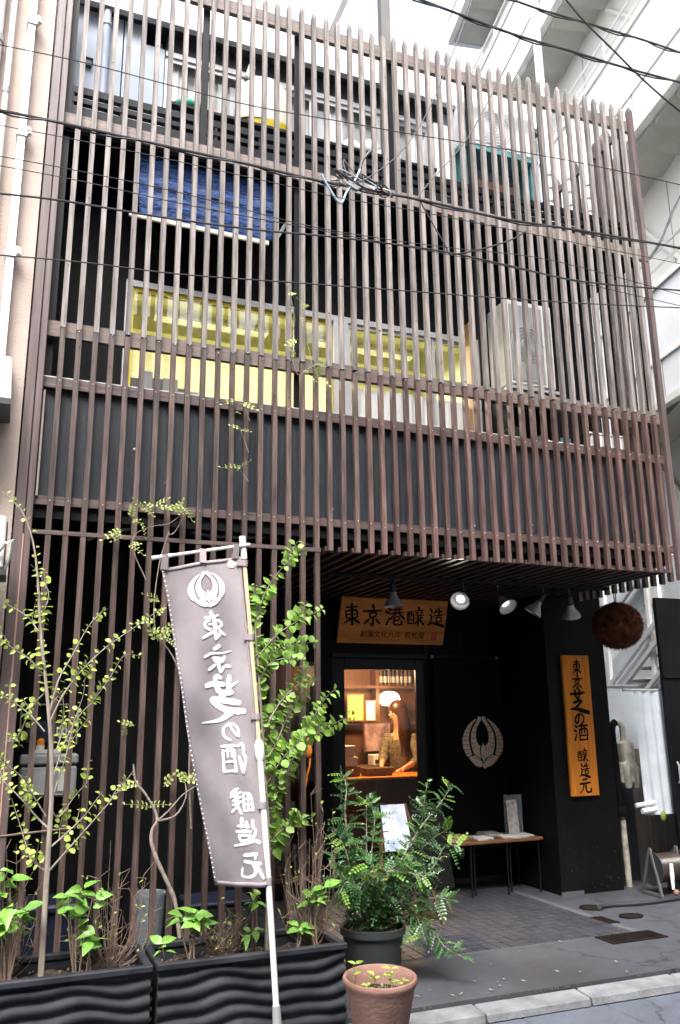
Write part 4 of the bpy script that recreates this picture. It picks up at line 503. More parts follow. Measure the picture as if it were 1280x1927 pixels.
m.lathe([(.235, .07), (.245, .12), (.23, .30), (.20, .45), (.12, .53), (.02, .545), (0, .545)], (1.70, .31, 6.517), 20); m.v = [(x + .03 * (z - 6.5) * math.sin(z * 9 + y * 7), .31 + (y - .31) * .45, z) for x, y, z in m.v]; m.build('cloth', MT['wplast'], t)
m = MB().lathe([(0, 0), (.19, 0), (.215, .05), (.225, .085), (.2, .085)], (1.72, .31, 6.512), 20); m.v = [(x, .31 + (y - .31) * .47, z) for x, y, z in m.v]; m.build('base', MT['yplast'], t); MB().bar((1.55, .31, 7.037), (1.58, .31, 7.157), .06, .03).build('loop', MT['white'], t)
t = thing('laundry_pile', 'green and pink cloths bundled on the third-floor ledge', 'laundry', (1.12, .36, 6.512)); MB().ball((1.04, .30, 6.567), (.13, .1, .055), 12, 7).build('green_cloth', MT['green'], t); MB().ball((1.25, .30, 6.547), (.09, .07, .035), 10, 6).build('pink_cloth', mat('pink_cloth', (.7, .2, .4), .8), t)
m = MB(); m.box(1.04, 1.18, .30, .38, 6.617, 6.757); m.build('white_cloth', MT['white'], t)
t = thing('white_bags', 'heap of crumpled white bags on the ledge behind the splice bundle', 'bag', (2.62, .36, 6.512))
for (x, y, z, a) in ((2.5, .31, 6.587, .09), (2.68, .32, 6.617, .11), (2.9, .31, 6.577, .1), (2.77, .29, 6.557, .07)):
    m = MB(); m.ball((x, y, z), (a, a * .8, a * .9), 12, 8); m.v = [(p[0] + rnd(-.012, .012), p[1], p[2] + rnd(-.012, .012)) for p in m.v]; m.build('bag', MT['white'], t)
def condenser(name, label, x0, x1, y0, y1, z0, z1, body, trim):
    t = thing(name, label, 'air conditioner', ((x0 + x1) / 2, (y0 + y1) / 2, z0)); B(x0, x1, y0, y1, z0 + .03, z1).build('body', body, t, .012)
    g = B(x0 + .03, x1 - .12, y0 - .008, y0 - .001, z0 + .07, z1 - .05).build('grille', trim, t); cx, cz = (x0 + x1 - .09) / 2, (z0 + z1) / 2; r = min(x1 - x0 - .15, z1 - z0 - .12) / 2
    m = MB()
    for k in range(1, 7): m.tube([(cx + r * k / 6 * math.cos(a * .3926), y0 - .012, cz + r * k / 6 * math.sin(a * .3926)) for a in range(17)], .003, 4, False)
    m.build('fan_guard', MT['alu'], g)
    for fx in (x0 + .05, x1 - .11): B(fx, fx + .06, y0, y1, z0, z0 + .03).build('foot', MT['dgrey'], t)
    return t
t = condenser('outdoor_unit', 'tall grey outdoor unit on the second-floor ledge at right', 3.93, 4.42, .18, .5, 4.47, 5.32, MT['offw'], MT['grey'])
B(3.9, 4.46, .14, .54, 4.44, 4.468).build('shelf', MT['alu'], t)
for x in (3.93, 4.40): B(x, x + .03, .2, .5, 4.0, 4.44).build('stand', MT['steel'], t)
t = condenser('outdoor_unit', 'white outdoor unit with teal trim on the third-floor balcony', 3.60, 4.36, .19, .44, 6.86, 7.34, MT['white'], MT['white'])
for x in (3.6, 4.33): B(x, x + .03, .2, .44, 6.37, 6.82).build('stand', MT['teal'], t)
B(3.56, 4.40, .17, .445, 6.82, 6.858).build('shelf', MT['teal'], t); B(3.64, 4.2, .3, .44, 6.38, 6.6).build('crate', MT['dwood'], t); B(3.32, 3.5, .25, .43, 6.40, 7.05).build('side_box', MT['white'], t)
t = thing('white_ducts', 'cluster of round white ducts on the third-floor balcony at right', 'duct', (4.9, .5, 6.4))
for k, (x, y) in enumerate(((4.72, .45), (4.84, .55), (4.97, .42), (5.08, .55), (5.2, .45))):
    MB().tube([(x, y, 6.05), (x, y, 7.15 + .1 * (k % 3))] + [(x + .02 * a, y + .1 * math.sin(a * .4), 7.2 + .1 * (k % 3) + .04 * a) for a in range(1, 5)], .05, 10).build('duct', MT['white'], t)
    for z in (6.5, 6.65, 6.8, 6.95): MB().tube([(x, y, z), (x, y, z + .04)], .06, 10).build('band', MT['offw'], t)
t = thing('white_tray', 'long white plastic planter box on the second-floor ledge at far right', 'box', (4.88, .13, 3.96)); B(4.68, 5.08, .09, .16, 3.965, 4.09).build('box', MT['white'], t, .012); B(4.66, 5.10, .085, .165, 4.09, 4.105).build('rim', MT['white'], t)
tag(MB().tube([(4.2, .1, 3.965), (4.45, .1, 3.963), (4.66, .1, 3.962)], .012, 8).build('white_tube', MT['white']), 'short white tube lying on the ledge beside the white planter box', 'pipe')
t = thing('cable_heap', 'black cables and a teal box heaped under the grey outdoor unit', 'cables', (4.1, .3, 3.96)); MB().ball((4.0, .3, 4.05), (.12, .1, .09), 10, 6).build('coil', MT['cable'], t); MB().ball((4.3, .32, 4.03), (.1, .08, .07), 10, 6).build('coil', MT['cable'], t); B(4.45, 4.58, .25, .35, 3.96, 4.08).build('box', MT['teal'], t)
t = thing('sill_figure', 'small black ornament on the sill between the yellow panes', 'ornament', (1.93, .3, 3.96)); MB().ball((1.86, .3, 3.985), (.05, .04, .025), 10, 6).ball((2.02, .3, 3.98), (.04, .04, .02), 10, 6).build('foot', MT['ink'], t); B(1.8, 2.08, .28, .32, 3.957, 3.97).build('base', MT['ink'], t)

# ================================================================== SIGNS, CLOTH, LAMPS
def ribbon(m, pts, fmap, wscale, off):
    """brush stroke: pts (a,b,w) in 2D units; fmap(a,b,off)->3D; wscale(b)->(da,db) per unit width"""
    P = [(p[0], p[1], p[2]) for p in pts]; Q = []
    for i in range(len(P) - 1):
        p0 = P[max(i - 1, 0)]; p1 = P[i]; p2 = P[i + 1]; p3 = P[min(i + 2, len(P) - 1)]
        for k in range(5):
            t = k / 5; Q.append(tuple(.5 * (2 * p1[c] + (p2[c] - p0[c]) * t + (2 * p0[c] - 5 * p1[c] + 4 * p2[c] - p3[c]) * t * t + (3 * p1[c] - p0[c] - 3 * p2[c] + p3[c]) * t ** 3) for c in range(3)))
    Q.append(P[-1]); n = len(Q); st = len(m.v)
    for i, (a, b, w) in enumerate(Q):
        sa, sb = wscale(b); a0, b0, _ = Q[max(i - 1, 0)]; a1, b1, _ = Q[min(i + 1, n - 1)]
        dx, dy = (a1 - a0) / sa, (b1 - b0) / sb; l = math.hypot(dx, dy) or 1; dx /= l; dy /= l
        w = max(w, .001) * (1 + .12 * math.sin(i * 2.1 + a * 40)) * (.75 if i in (0, n - 1) else 1); ex = (-.3 if i == 0 else .3 if i == n - 1 else 0) * w
        for s in (-.5, .5): m.v.append(fmap(a + (-dy * w * s + dx * ex) * sa, b + (dx * w * s + dy * ex) * sb, off))
    m.f += [(st + 2 * i, st + 2 * i + 1, st + 2 * i + 3, st + 2 * i + 2) for i in range(n - 1)]
    for e, dr in ((0, -1), (n - 1, 1)):   # rounded end
        a, b, w = Q[e]; sa, sb = wscale(b); k0 = len(m.v); ring = [fmap(a + .46 * w * math.cos(q * math.pi / 4) * sa, b + .46 * w * math.sin(q * math.pi / 4) * sb, off * 1.15) for q in range(8)]; m.v += ring; m.f.append(tuple(range(k0, k0 + 8)))
# horizontal sign above the door, leaning forward
S0, S1 = Vector((3.135, 2.245, 2.865)), Vector((4.365, 2.245, 2.865)); SD = Vector((0, .16, -.455)); SN = Vector((0, -.943, -.332)); SN.normalize()
sg = thing('wooden_sign', 'wide wooden sign with black brush lettering hung above the door', 'sign', (3.75, 2.33, 2.41))
MB().hexa([tuple(p) for p in (S0 + SD, S1 + SD, S0 + SD - SN * .035, S1 + SD - SN * .035, S0, S1, S0 - SN * .035, S1 - SN * .035)]).build('board', MT['wsign'], sg, .004)
def smap(u, v, off): return tuple(S0 + (S1 - S0) * u + SD * v + SN * off)
for ch in DATA['sign_strokes']:
    m = MB()
    for s in ch: ribbon(m, s, smap, lambda b: (1 / 1055, 1 / 450), .0035)
    m.build('brush_character', MT['ink'], sg)
def text_mesh(body, size, material, fmap, off=0, bold=.0):
    c = bpy.data.curves.new('txt', 'FONT'); c.body = body; c.size = size; c.offset = bold; c.align_x = 'CENTER'; c.align_y = 'CENTER'; c.resolution_u = 2
    o = bpy.data.objects.new('txt', c); COL.objects.link(o); bpy.context.view_layer.update()
    e = o.evaluated_get(bpy.context.evaluated_depsgraph_get()).to_mesh(); m = MB(); m.v = [fmap(v.co.x, v.co.y, off) for v in e.vertices]; m.f = [tuple(p.vertices) for p in e.polygons]
    bpy.data.objects.remove(o); bpy.data.curves.remove(c); return m
def tmap(cx, cv): return lambda x, y, off: tuple(S0 + (S1 - S0) * cx + Vector((x, 0, 0)) + SD * (cv) + (-SD.normalized()) * y + SN * off)
for body, u in (('創業', .265), ('文化九年', .455), ('若松屋', .71)):
    for k, ch in enumerate(body): text_mesh(ch, .080, MT['ink'], tmap(u + (k - (len(body) - 1) / 2) * .0655, .80), .0035, .0).build('small_character', MT['ink'], sg)
m = MB(); c = tmap(.90, .80); m.poly([c(-.032, -.042, .003), c(.032, -.042, .003), c(.032, .042, .003), c(-.032, .042, .003)]); m.build('seal', MT['red'], sg)
m = MB()
for x in (-.016, 0.0, .016): m.poly([c(x - .003, -.034, .0036), c(x + .003, -.034, .0036), c(x + .003, .034, .0036), c(x - .003, .034, .0036)])
m.build('seal_mark', MT['wsign'], sg)
for x in (3.4, 4.1): MB().tube([(x, 2.27, 2.87), (x, 2.3, 2.93)], .004, 5).build('hanger', MT['steel'], sg)
# vertical sign on the pier
vg = thing('wooden_sign', 'tall narrow orange wooden sign with brush lettering on the black pier', 'sign', (5.385, 1.52, .89)); VX0, VX1, VZ0, VZ1 = 5.222, 5.55, .889, 2.255
B(VX0, VX1, 1.495, 1.532, VZ0, VZ1).build('board', MT['wsignv'], vg, .006)
for g, cx, cz, s in (('higashi', .50, .085, .092), ('kyo', .50, .195, .088), ('shiba', .50, .335, .145), ('no', .47, .465, .07), ('sake', .50, .56, .105), ('jo', .48, .715, .085), ('zo', .50, .82, .09), ('moto', .50, .93, .085)):
    hh = VZ1 - VZ0; sz = s * hh * 1.12
    f = lambda a, b, off, cx=cx, cz=cz, sz=sz, hh=hh: (VX0 + (VX1 - VX0) * cx + (a - .5) * sz, 1.495 - off, VZ1 - cz * hh - (b - .5) * sz)
    m = MB()
    for s_ in DATA['glyphs'][g]: ribbon(m, [[a, b, w * 1.2] for a, b, w in s_], f, lambda b: (1, 1), .003)
    m.build('brush_character', MT['ink'], vg)
# crest of feathers and buds: outlines in a 1000 box (x right, y down), mirrored
CL = [[(520, 345), (440, 395), (350, 470), (270, 580), (225, 690), (205, 800), (212, 900), (240, 1000), (290, 1090), (345, 1085), (400, 1050), (365, 960), (350, 850), (345, 760), (360, 640), (410, 520), (470, 430), (522, 372)],
 [(575, 300), (632, 308), (635, 370), (590, 440), (535, 530), (508, 640), (505, 720), (520, 800), (556, 868), (590, 880), (572, 960), (578, 1060), (598, 1140), (500, 1085), (445, 1050), (408, 950), (392, 850), (388, 760), (402, 640), (450, 520), (520, 425), (560, 340)],
 [(318, 1100), (380, 1085), (460, 1075), (550, 1130), (612, 1200), (612, 1250), (590, 1305), (540, 1305), (460, 1270), (380, 1190)],
 [(664, 828), (612, 905), (592, 1000), (602, 1100), (638, 1195), (664, 1208)]]
CM = 642
def crest(parent, fmap, material, line, off):
    m = MB()
    for p in CL:
        for sgn in (0, 1):
            pts = [(2 * CM + (16 if p is CL[3] else 0) - x if sgn else x, y) for x, y in p]; q = [fmap((x - CM) / 1050, (y - 820) / 1050, off) for x, y in pts]; m.poly(q if sgn else q[::-1])
    m.poly([fmap((x - CM) / 1050, (y - 820) / 1050, off) for x, y in ((640, 1225), (610, 1275), (630, 1320), (668, 1335), (708, 1312), (728, 1275), (690, 1235), (680, 1205))])
    me = m.build('crest', material, parent); bmm = bmesh.new(); bmm.from_mesh(me.data); bmesh.ops.triangulate(bmm, faces=bmm.faces); bmm.to_mesh(me.data); bmm.free()
    m = MB()
    for a, b in (((440, 400), (465, 440)), ((365, 460), (405, 520)), ((310, 520), (375, 575)), ((265, 600), (355, 640)), ((230, 690), (345, 705)), ((210, 775), (345, 765)), ((208, 860), (345, 860)), ((225, 960), (365, 940)), ((260, 1040), (380, 1010)), ((545, 520), (470, 500)), ((515, 620), (420, 610)), ((505, 740), (400, 740)), ((520, 810), (400, 850)), ((470, 880), (420, 950)), ((400, 1095), (590, 1180))):
        for sgn in (0, 1):
            pa, pb = [(2 * CM - p[0] if sgn else p[0], p[1]) for p in (a, b)]; w = 4
            dx, dy = pb[0] - pa[0], pb[1] - pa[1]; l = math.hypot(dx, dy); nx, ny = -dy / l * w, dx / l * w
            m.poly([fmap((x - CM) / 1050, (y - 820) / 1050, off * 1.4) for x, y in ((pa[0] + nx, pa[1] + ny), (pb[0] + nx, pb[1] + ny), (pb[0] - nx, pb[1] - ny), (pa[0] - nx, pa[1] - ny))])
    struct(m.build('crest_lines', line, parent), 'stuff')
# door curtain with the crest
nr = thing('door_curtain', 'black cloth door curtain with a beige double-feather crest', 'curtain', (4.78, 2.40, .2))
def nmap(x, z): return 2.405 + .012 * math.sin((x - 4.25) * 15) * (2.28 - z) / 2 + .004 * math.sin(z * 9)
m = MB(); nx, nz = 44, 30
for j in range(nz + 1):
    for i in range(nx + 1): x = 4.235 + 1.07 * i / nx; z = .30 + 1.97 * j / nz; m.v.append((x, nmap(x, z), z))
m.f = [(j * (nx + 1) + i, j * (nx + 1) + i + 1, (j + 1) * (nx + 1) + i + 1, (j + 1) * (nx + 1) + i) for j in range(nz) for i in range(nx)]; m.sm = True
o = m.build('cloth', MT['noren'], nr); o.modifiers.new('thick', 'SOLIDIFY').thickness = .003
crest(nr, lambda a, b, off: (4.795 + a * .60, nmap(4.795 + a * .60, 1.392 - b * .545) - off - .002, 1.392 - b * .545), MT['crest'], MT['noren'], .003)
MB().tube([(4.2, 2.40, 2.285), (5.04, 2.40, 2.285)], .012, 8).build('rod', MT['steel'], nr)
for x in (4.22, 5.02): MB().ball((x, 2.40, 2.285), .02, 8, 6).build('rod_end', MT['chrome'], nr)
# track and five reflector lamps under the soffit
LT = thing('lamp_track', 'black lamp track fixed along the soffit', 'lamp track', (4.1, .95, 2.84)); B(2.5, 5.42, .93, .97, 2.838, 2.866).build('rail', MT['steel'], LT)
def lamp(x, z, axis, drop, label, lit=0):
    t = thing('spot_lamp', label, 'lamp', (x, .95, z - .1), 'reflector lamps under the soffit'); a = Vector(axis).normalized(); p = Vector((x, .95, z))
    MB().tube([(x, .95, 2.838), (x, .95, z + drop)], .011, 8).build('stem', MT['dgrey'], t)
    MB().ball((x, .95, z + drop), .028, 10, 7).build('joint', MT['dgrey'], t)
    b = Vector((x, .95, z + drop)); MB().tube([b, b + a * .09], [.026, .03], 12).build('socket', MT['dgrey'], t)
    MB().lathe([(.03, .07), (.035, .10), (.075, .165), (.086, .185), (.088, .195), (.083, .195), (.07, .168)], b, 22, a).build('reflector', MT['chrome'], t)
    MB().lathe([(0, .155), (.02, .153), (.038, .143)], b, 22, a).build('lens', emit('lit_lens_%d' % int(x * 100), (1, .95, .86), .8) if lit else glass('lamp_lens_%d' % int(x * 100), (.9, .9, .9), 1.7, .1, .3), t)
    if lit: sl0 = bpy.data.lights.new('lamp_beam', 'SPOT'); sl0.energy = lit; sl0.spot_size = R_(110); sl0.spot_blend = .6; sl0.color = (1, .9, .75); sl0.shadow_soft_size = .04; so = bpy.data.objects.new('lamp_beam', sl0); COL.objects.link(so); so.location = b + a * .2; so.rotation_euler = (-a).to_track_quat('Z', 'Y').to_euler()
lamp(3.10, 2.69, (.0, .0, -1), .10, 'reflector lamp pointing straight down in front of the sign')
lamp(3.80, 2.72, (-.55, -.62, -.5), .03, 'second reflector lamp from the left, glass turned to the street', 3)
lamp(4.16, 2.73, (.12, -.62, -.7), .03, 'third reflector lamp from the left, glass turned down', 3)
lamp(4.66, 2.70, (-.45, .3, -.8), .06, 'fourth reflector lamp from the left, seen from its side')
lamp(4.96, 2.69, (.28, .3, -.9), .06, 'reflector lamp nearest the cedar ball')
# cedar ball
cb = thing('cedar_ball', 'large round brown cedar-needle ball hanging by the pier', 'cedar ball', (5.455, .9, 2.26)); bm = bmesh.new(); bmesh.ops.create_icosphere(bm, subdivisions=5, radius=.229)
for v in bm.verts: v.co *= 1 + rnd(-.02, .02); v.co.z *= .95
me = bpy.data.meshes.new('ball'); bm.to_mesh(me); bm.free(); me.materials.append(MT['cedar']); o = bpy.data.objects.new('ball', me); COL.objects.link(o); o.parent = cb; o.location = (0, 0, .235)
m = MB()
for i in range(7000):
    z = rnd(-1, 1); a = rnd(0, 6.283); r = math.sqrt(1 - z * z); n_ = Vector((r * math.cos(a), r * math.sin(a), z)); p = Vector((n_.x * .225, n_.y * .225, n_.z * .214)); u = (n_.orthogonal().normalized() + Vector((rnd(-1, 1), rnd(-1, 1), rnd(-1, 1)))).normalized() * .0035; q = p + (n_ + Vector((rnd(-.4, .4), rnd(-.4, .4), rnd(-.6, .2)))) * rnd(.012, .03)
    c_ = Vector((5.455, .9, 2.495)); m.poly([tuple(c_ + p - u), tuple(c_ + p + u), tuple(c_ + q)])
struct(m.build('needles', MT['cedar'], cb), 'stuff')
for dx in (-.02, .02): MB().tube([(5.455 + dx * .3, .9, 2.70), (5.455 + dx, .9, 2.90)], .005, 5).build('rope', MT['cable'], cb)

# ================================================================== BENCH AND LEAFLETS
tb = thing('leaflet_table', 'low brown table with thin black legs beside the door curtain', 'table', (4.55, 2.0, 0)); B(3.92, 5.04, 1.76, 2.22, .475, .505).build('tabletop', MT['wood'], tb, .006)
for x, y in ((4.24, 1.8), (4.31, 1.86), (4.64, 1.8), (4.71, 1.86), (5.0, 1.8), (4.0, 1.8), (4.0, 2.18), (5.0, 2.18)): MB().tube([(x, y, .475), (x, y, 0)], .009, 6).build('leg', MT['steel'], tb)
random.seed(21)
LC = ('white', 'grey-blue', 'cream', 'tan', 'pale')
for k, (x, y, h, mt, lb) in enumerate(((4.05, 1.86, .012, 'grey', 'flat grey leaflet stack at the left end of the low table'), (4.22, 2.02, .03, 'cert', 'tan leaflet stack behind the grey one on the low table'), (4.42, 1.9, .022, 'paper', 'white leaflet stack in the middle of the low table'), (4.60, 2.05, .035, 'grey', 'grey leaflet pile at the back of the low table'), (4.72, 1.88, .016, 'paper', 'white leaflet stack right of the middle of the low table'), (4.88, 1.9, .02, 'offw', 'cream leaflet stack at the right of the low table'))):
    t = thing('leaflet_stack', lb, 'leaflets', (x, y, .506), 'leaflets on the low table')
    for j in range(4):
        q = rnd(-.25, .25); m = MB(); z0 = .506 + h * j / 4; c_, s_ = math.cos(q), math.sin(q); cr = [(x + a * c_ - b * s_, y + a * s_ + b * c_) for a, b in ((-.085, -.1), (.085, -.1), (-.085, .1), (.085, .1))]; m.hexa([(a, b, z0) for a, b in cr] + [(a, b, z0 + h / 4 - .001) for a, b in cr]); m.build('leaflet', MT[mt if j != 2 else 'paper'], t)
t = thing('leaflet_stand', 'clear acrylic stand holding a printed card on the low table', 'card stand', (4.93, 2.05, .506)); MB().hexa([(4.80, 1.99, .51), (4.93, 2.0, .51), (4.80, 1.995, .51), (4.93, 2.005, .51), (4.83, 2.07, .83), (4.96, 2.08, .83), (4.83, 2.075, .83), (4.96, 2.085, .83)]).build('card', mat('printed_card', (.6, .5, .47), .5, .35, 26, col2=(.8, .77, .73)), t); MB().box(4.82, 5.03, 2.09, 2.096, .506, .88).box(4.82, 5.03, 1.96, 2.09, .506, .512).build('holder', GLT, t)
# chalk board poster by the door
t = thing('poster_easel', 'blue and white printed poster on a dark easel behind the bush', 'poster', (3.1, 1.05, 0)); MB().hexa([(2.985, .985, .60), (3.235, .985, .60), (2.985, .995, .60), (3.235, .995, .60), (2.965, 1.02, .955), (3.18, 1.02, .955), (2.965, 1.03, .955), (3.18, 1.03, .955)]).build('poster', MT['chalk'], t)
MB().bar((3.0, 1.06, .95), (2.92, 1.0, 0), .025).bar((3.2, 1.06, .95), (3.5, 1.0, 0), .025).bar((3.1, 1.08, .95), (3.1, 1.35, 0), .025).build('easel', MT['dwood'], t); bo = MB().hexa([(3.19, 1.0, .28), (3.62, 1.0, .28), (3.19, 1.02, .28), (3.62, 1.02, .28), (3.19, 1.05, .95), (3.55, 1.05, .95), (3.19, 1.07, .95), (3.55, 1.07, .95)]).build('board', MT['ink'], t)
m = MB()
for k in range(5):   # illegible chalk lines
    z = .86 - k * .115; px = 3.26
    while px < 3.5: w_ = rnd(.012, .03); zz = z + rnd(-.012, .012); m.tube([(px, 1.0 + (zz - .28) * .075 - .005, zz), (px + w_ / 2, 1.0 + (zz - .28) * .075 - .005, zz + rnd(-.02, .02)), (px + w_, 1.0 + (zz - .28) * .075 - .005, zz + rnd(-.01, .01))], .003, 4); px += w_ + rnd(.004, .012)
struct(m.build('chalk_scribble', MT['lettr'], bo), 'stuff')
for x, y, lb in ((2.86, .95, 'orange tray by the door, behind the bush'),): t = thing('orange_tray', lb, 'tray', (x, y, .4)); B(x - .08, x + .1, y - .06, y + .06, .40, .47).build('tray', MT['orange'], t, .006); MB().box(x - .07, x - .05, y - .05, y + .05, 0, .4).box(x + .07, x + .09, y - .05, y + .05, 0, .4).build('stand', MT['dwood'], t)
# ================================================================== SHOP INTERIOR
part('shop_lining', MB().box(1.85, 5.6, 4.6, 4.65, 0, 2.85).box(1.82, 1.85, 2.6, 4.65, 0, 2.85).box(5.6, 5.63, 2.6, 4.65, 0, 2.85).box(1.85, 5.6, 2.6, 4.6, 2.6, 2.63), MT['dwood'])
part('partition', B(3.03, 3.08, 2.6, 4.6, .02, 2.6), MT['dwood'])  # unseen wall added to keep the main bulb's light off the slat window
part('shop_floor', B(1.85, 5.6, 2.6, 4.6, .003, .02), MT['dwood'])
sh = thing('wall_shelf', 'dark wooden shelf unit on the shop back wall', 'shelf', (4.5, 4.5, 1.2))
for x in (3.7, 4.46, 5.1): B(x, x + .05, 4.42, 4.598, 1.25, 2.55).build('upright', MT['dwood'], sh)
for z in (1.25, 1.58, 2.03): B(3.75, 5.1, 4.40, 4.419, z, z + .035).build('shelf_board', MT['dwood'], sh)
for x0, x1, z0, z1, mt, lb in ((4.03, 4.27, 1.62, 1.96, 'cert', 'larger yellow framed certificate on the shop wall'), (4.28, 4.43, 1.62, 1.88, 'paper', 'smaller pale framed certificate right of the yellow one')):
    t = thing('certificate', lb, 'certificate', ((x0 + x1) / 2, 4.36, z0)); m = MB().box(x0, x1, 4.36, 4.375, z0, z0 + .015).box(x0, x1, 4.36, 4.375, z1 - .015, z1).box(x0, x0 + .015, 4.36, 4.375, z0 + .015, z1 - .015).box(x1 - .015, x1, 4.36, 4.375, z0 + .015, z1 - .015); m.build('frame', MT['wood'], t); B(x0 + .015, x1 - .015, 4.366, 4.374, z0 + .015, z1 - .015).build('sheet', MT[mt], t)
for k in range(8):
    x = 4.56 + k * .06; t = thing('sake_bottle', ('bottle on the shop shelf, number %d from the lamp' % (k + 1)), 'bottle', (x, 4.48, 2.066), 'bottles on the shop shelf'); t['label'] = 'dark bottle in the row on the shop back shelf'
    MB().lathe([(0, 0), (.024, 0), (.025, .16), (.01, .21), (.01, .26), (0, .26)], (x, 4.48, 2.066), 10).build('glass', MT['blueblk'] if k % 2 else MT['dwood'], t); MB().lathe([(.0255, .04), (.0255, .12)], (x, 4.48, 2.066), 10).build('label_band', MT['grey'], t)
lp = thing('paper_lamp', 'glowing paper lampshade inside the shop above the woman', 'lamp', (4.55, 4.2, 1.8)); m = MB(); m.lathe([(.03, .17), (.07, .165), (.12, .13), (.13, .05), (.11, .01), (.04, 0)], (4.55, 4.2, 1.81), 16); m.v = [(x + rnd(-.008, .008), y, z + rnd(-.006, .006)) for x, y, z in m.v]; m.build('shade', emit('lamp_paper', (1, .72, .38), 5), lp); MB().tube([(4.55, 4.2, 1.97), (4.55, 4.2, 2.6)], .004, 5).build('cord', MT['cable'], lp)
def bulb(x, y, z, e, r=.12):
    ld = bpy.data.lights.new('shop_bulb', 'POINT'); ld.energy = e; ld.color = (1, .62, .30); ld.shadow_soft_size = r; lo = bpy.data.objects.new('shop_bulb', ld); COL.objects.link(lo); lo.location = (x, y, z)
    t = thing('pendant_lamp', 'small warm pendant bulb in the shop ' + ('near the door glass' if x > 3.5 else 'behind the slats'), 'lamp', (x, y, z)); MB().ball((x, y, z + r + .08), (.035, .035, .045), 10, 7).build('bulb', emit('warm_bulb_%d' % int(x * 10), (1, .75, .45), 6), t); MB().tube([(x, y, z + r + .12), (x, y, 2.6)], .004, 5).build('cord', MT['cable'], t)
bulb(3.95, 3.45, 2.25, 45); bulb(2.7, 3.5, 2.1, 1.6)
t = thing('flower_poster', 'framed picture of a pale flower behind the counter', 'picture', (4.37, 4.2, 1.26)); B(4.205, 4.545, 4.2, 4.22, 1.26, 1.59).build('print', MT['flower'], t); B(4.19, 4.56, 4.221, 4.24, 1.245, 1.605).build('frame', MT['dwood'], t); MB().bar((4.37, 4.26, 1.5), (4.37, 4.38, 1.26), .02).build('prop', MT['dwood'], t)
ct = thing('shop_counter', 'pale wooden counter inside the shop door', 'counter', (4.1, 3.5, 0)); B(3.35, 4.9, 3.1, 3.75, 1.0, 1.03).build('top', MT['wsignv'], ct, .006); B(3.9, 4.85, 3.2, 3.7, .02, 1.0).build('front', MT['dwood'], ct); B(3.38, 3.5, 3.15, 3.7, .02, 1.0).build('side_panel', MT['wood'], ct)
bc = thing('back_cabinet', 'dark cabinet under the flower picture in the shop', 'cabinet', (4.4, 4.15, .02)); B(4.0, 4.75, 3.9, 4.4, .02, 1.1).build('carcass', MT['dwood'], bc)
for k in range(2): B(4.01 + k * .37, 4.37 + k * .37, 3.885, 3.899, .05, 1.07).build('door', MT['wood'], bc)
t = thing('printer_box', 'pale plastic printer on the cabinet behind the counter', 'printer', (4.32, 4.05, 1.1)); B(4.2, 4.45, 3.95, 4.13, 1.1, 1.23).build('body', MT['offw'], t, .01); B(4.22, 4.43, 3.944, 3.95, 1.13, 1.17).build('slot', MT['dgrey'], t)
t = thing('wicker_basket', 'shallow wicker basket on the shop counter', 'basket', (3.97, 3.35, 1.03)); MB().hexa([(3.82, 3.27, 1.031), (4.12, 3.27, 1.031), (3.82, 3.43, 1.031), (4.12, 3.43, 1.031), (3.79, 3.25, 1.11), (4.15, 3.25, 1.11), (3.79, 3.45, 1.11), (4.15, 3.45, 1.11)]).build('body', MT['basket'], t); MB().tube([(3.79, 3.25, 1.112), (4.15, 3.25, 1.112), (4.15, 3.45, 1.112), (3.79, 3.45, 1.112), (3.79, 3.25, 1.112)], .008, 6).build('rim', MT['basket'], t)
for k, (z, h, mt, lb) in enumerate(((1.031, .11, 'terra', 'peach box at the bottom of the pile on the counter end'), (1.142, .1, 'wplast', 'cream box second in the pile on the counter end'), (1.243, .12, 'paper', 'top paper box of the pile on the counter end'))): t = thing('gift_box', lb, 'box', (3.6, 3.4, z)); B(3.48, 3.74 - k * .03, 3.28, 3.52, z, z + h * .75).build('box', MT[mt], t, .004); B(3.475, 3.745 - k * .03, 3.275, 3.525, z + h * .75 + .001, z + h - .002).build('lid', MT[mt], t, .004)
# things glimpsed through the window behind the slats
t = thing('yellow_board', 'tall yellow notice board seen through the slats beside the pole', 'board', (2.42, 2.75, .3)); B(2.40, 2.54, 2.75, 2.77, .6, 1.75).build('board', MT['cert'], t); B(2.39, 2.55, 2.771, 2.79, .02, 1.77).build('backing', MT['wood'], t)
t = thing('display_shelf', 'shelf of goods behind the slats left of the door', 'shelf', (2.8, 2.9, 0))
for z in (.6, 1.0, 1.4, 1.8): B(2.62, 3.0, 2.85, 3.15, z, z + .025).build('shelf_board', MT['wood'], t)
for x in (2.6, 3.0): B(x, x + .02, 2.85, 3.15, .02, 2.0).build('side', MT['dwood'], t)
for k in range(9): t = thing('packaged_goods', ('bottom', 'middle', 'upper')[k // 3] + ' shelf behind the slats, ' + ('left', 'centre', 'right')[k % 3] + ' packaged box', 'box', (2.69 + .115 * (k % 3), 2.95, (.626, 1.026, 1.426)[k // 3]), 'goods on the shelf'); x, z = 2.69 + .115 * (k % 3), (.626, 1.026, 1.426)[k // 3]; B(x - .05, x + .05, 2.9, 3.0, z, z + .16 + .05 * ((k * 7) % 3)).build('box', MT[('grey', 'paper', 'dgrey', 'terra', 'cert')[k % 5]], t); B(x - .03, x + .03, 2.896, 2.899, z + .05, z + .12).build('label_patch', MT['paper'], t)
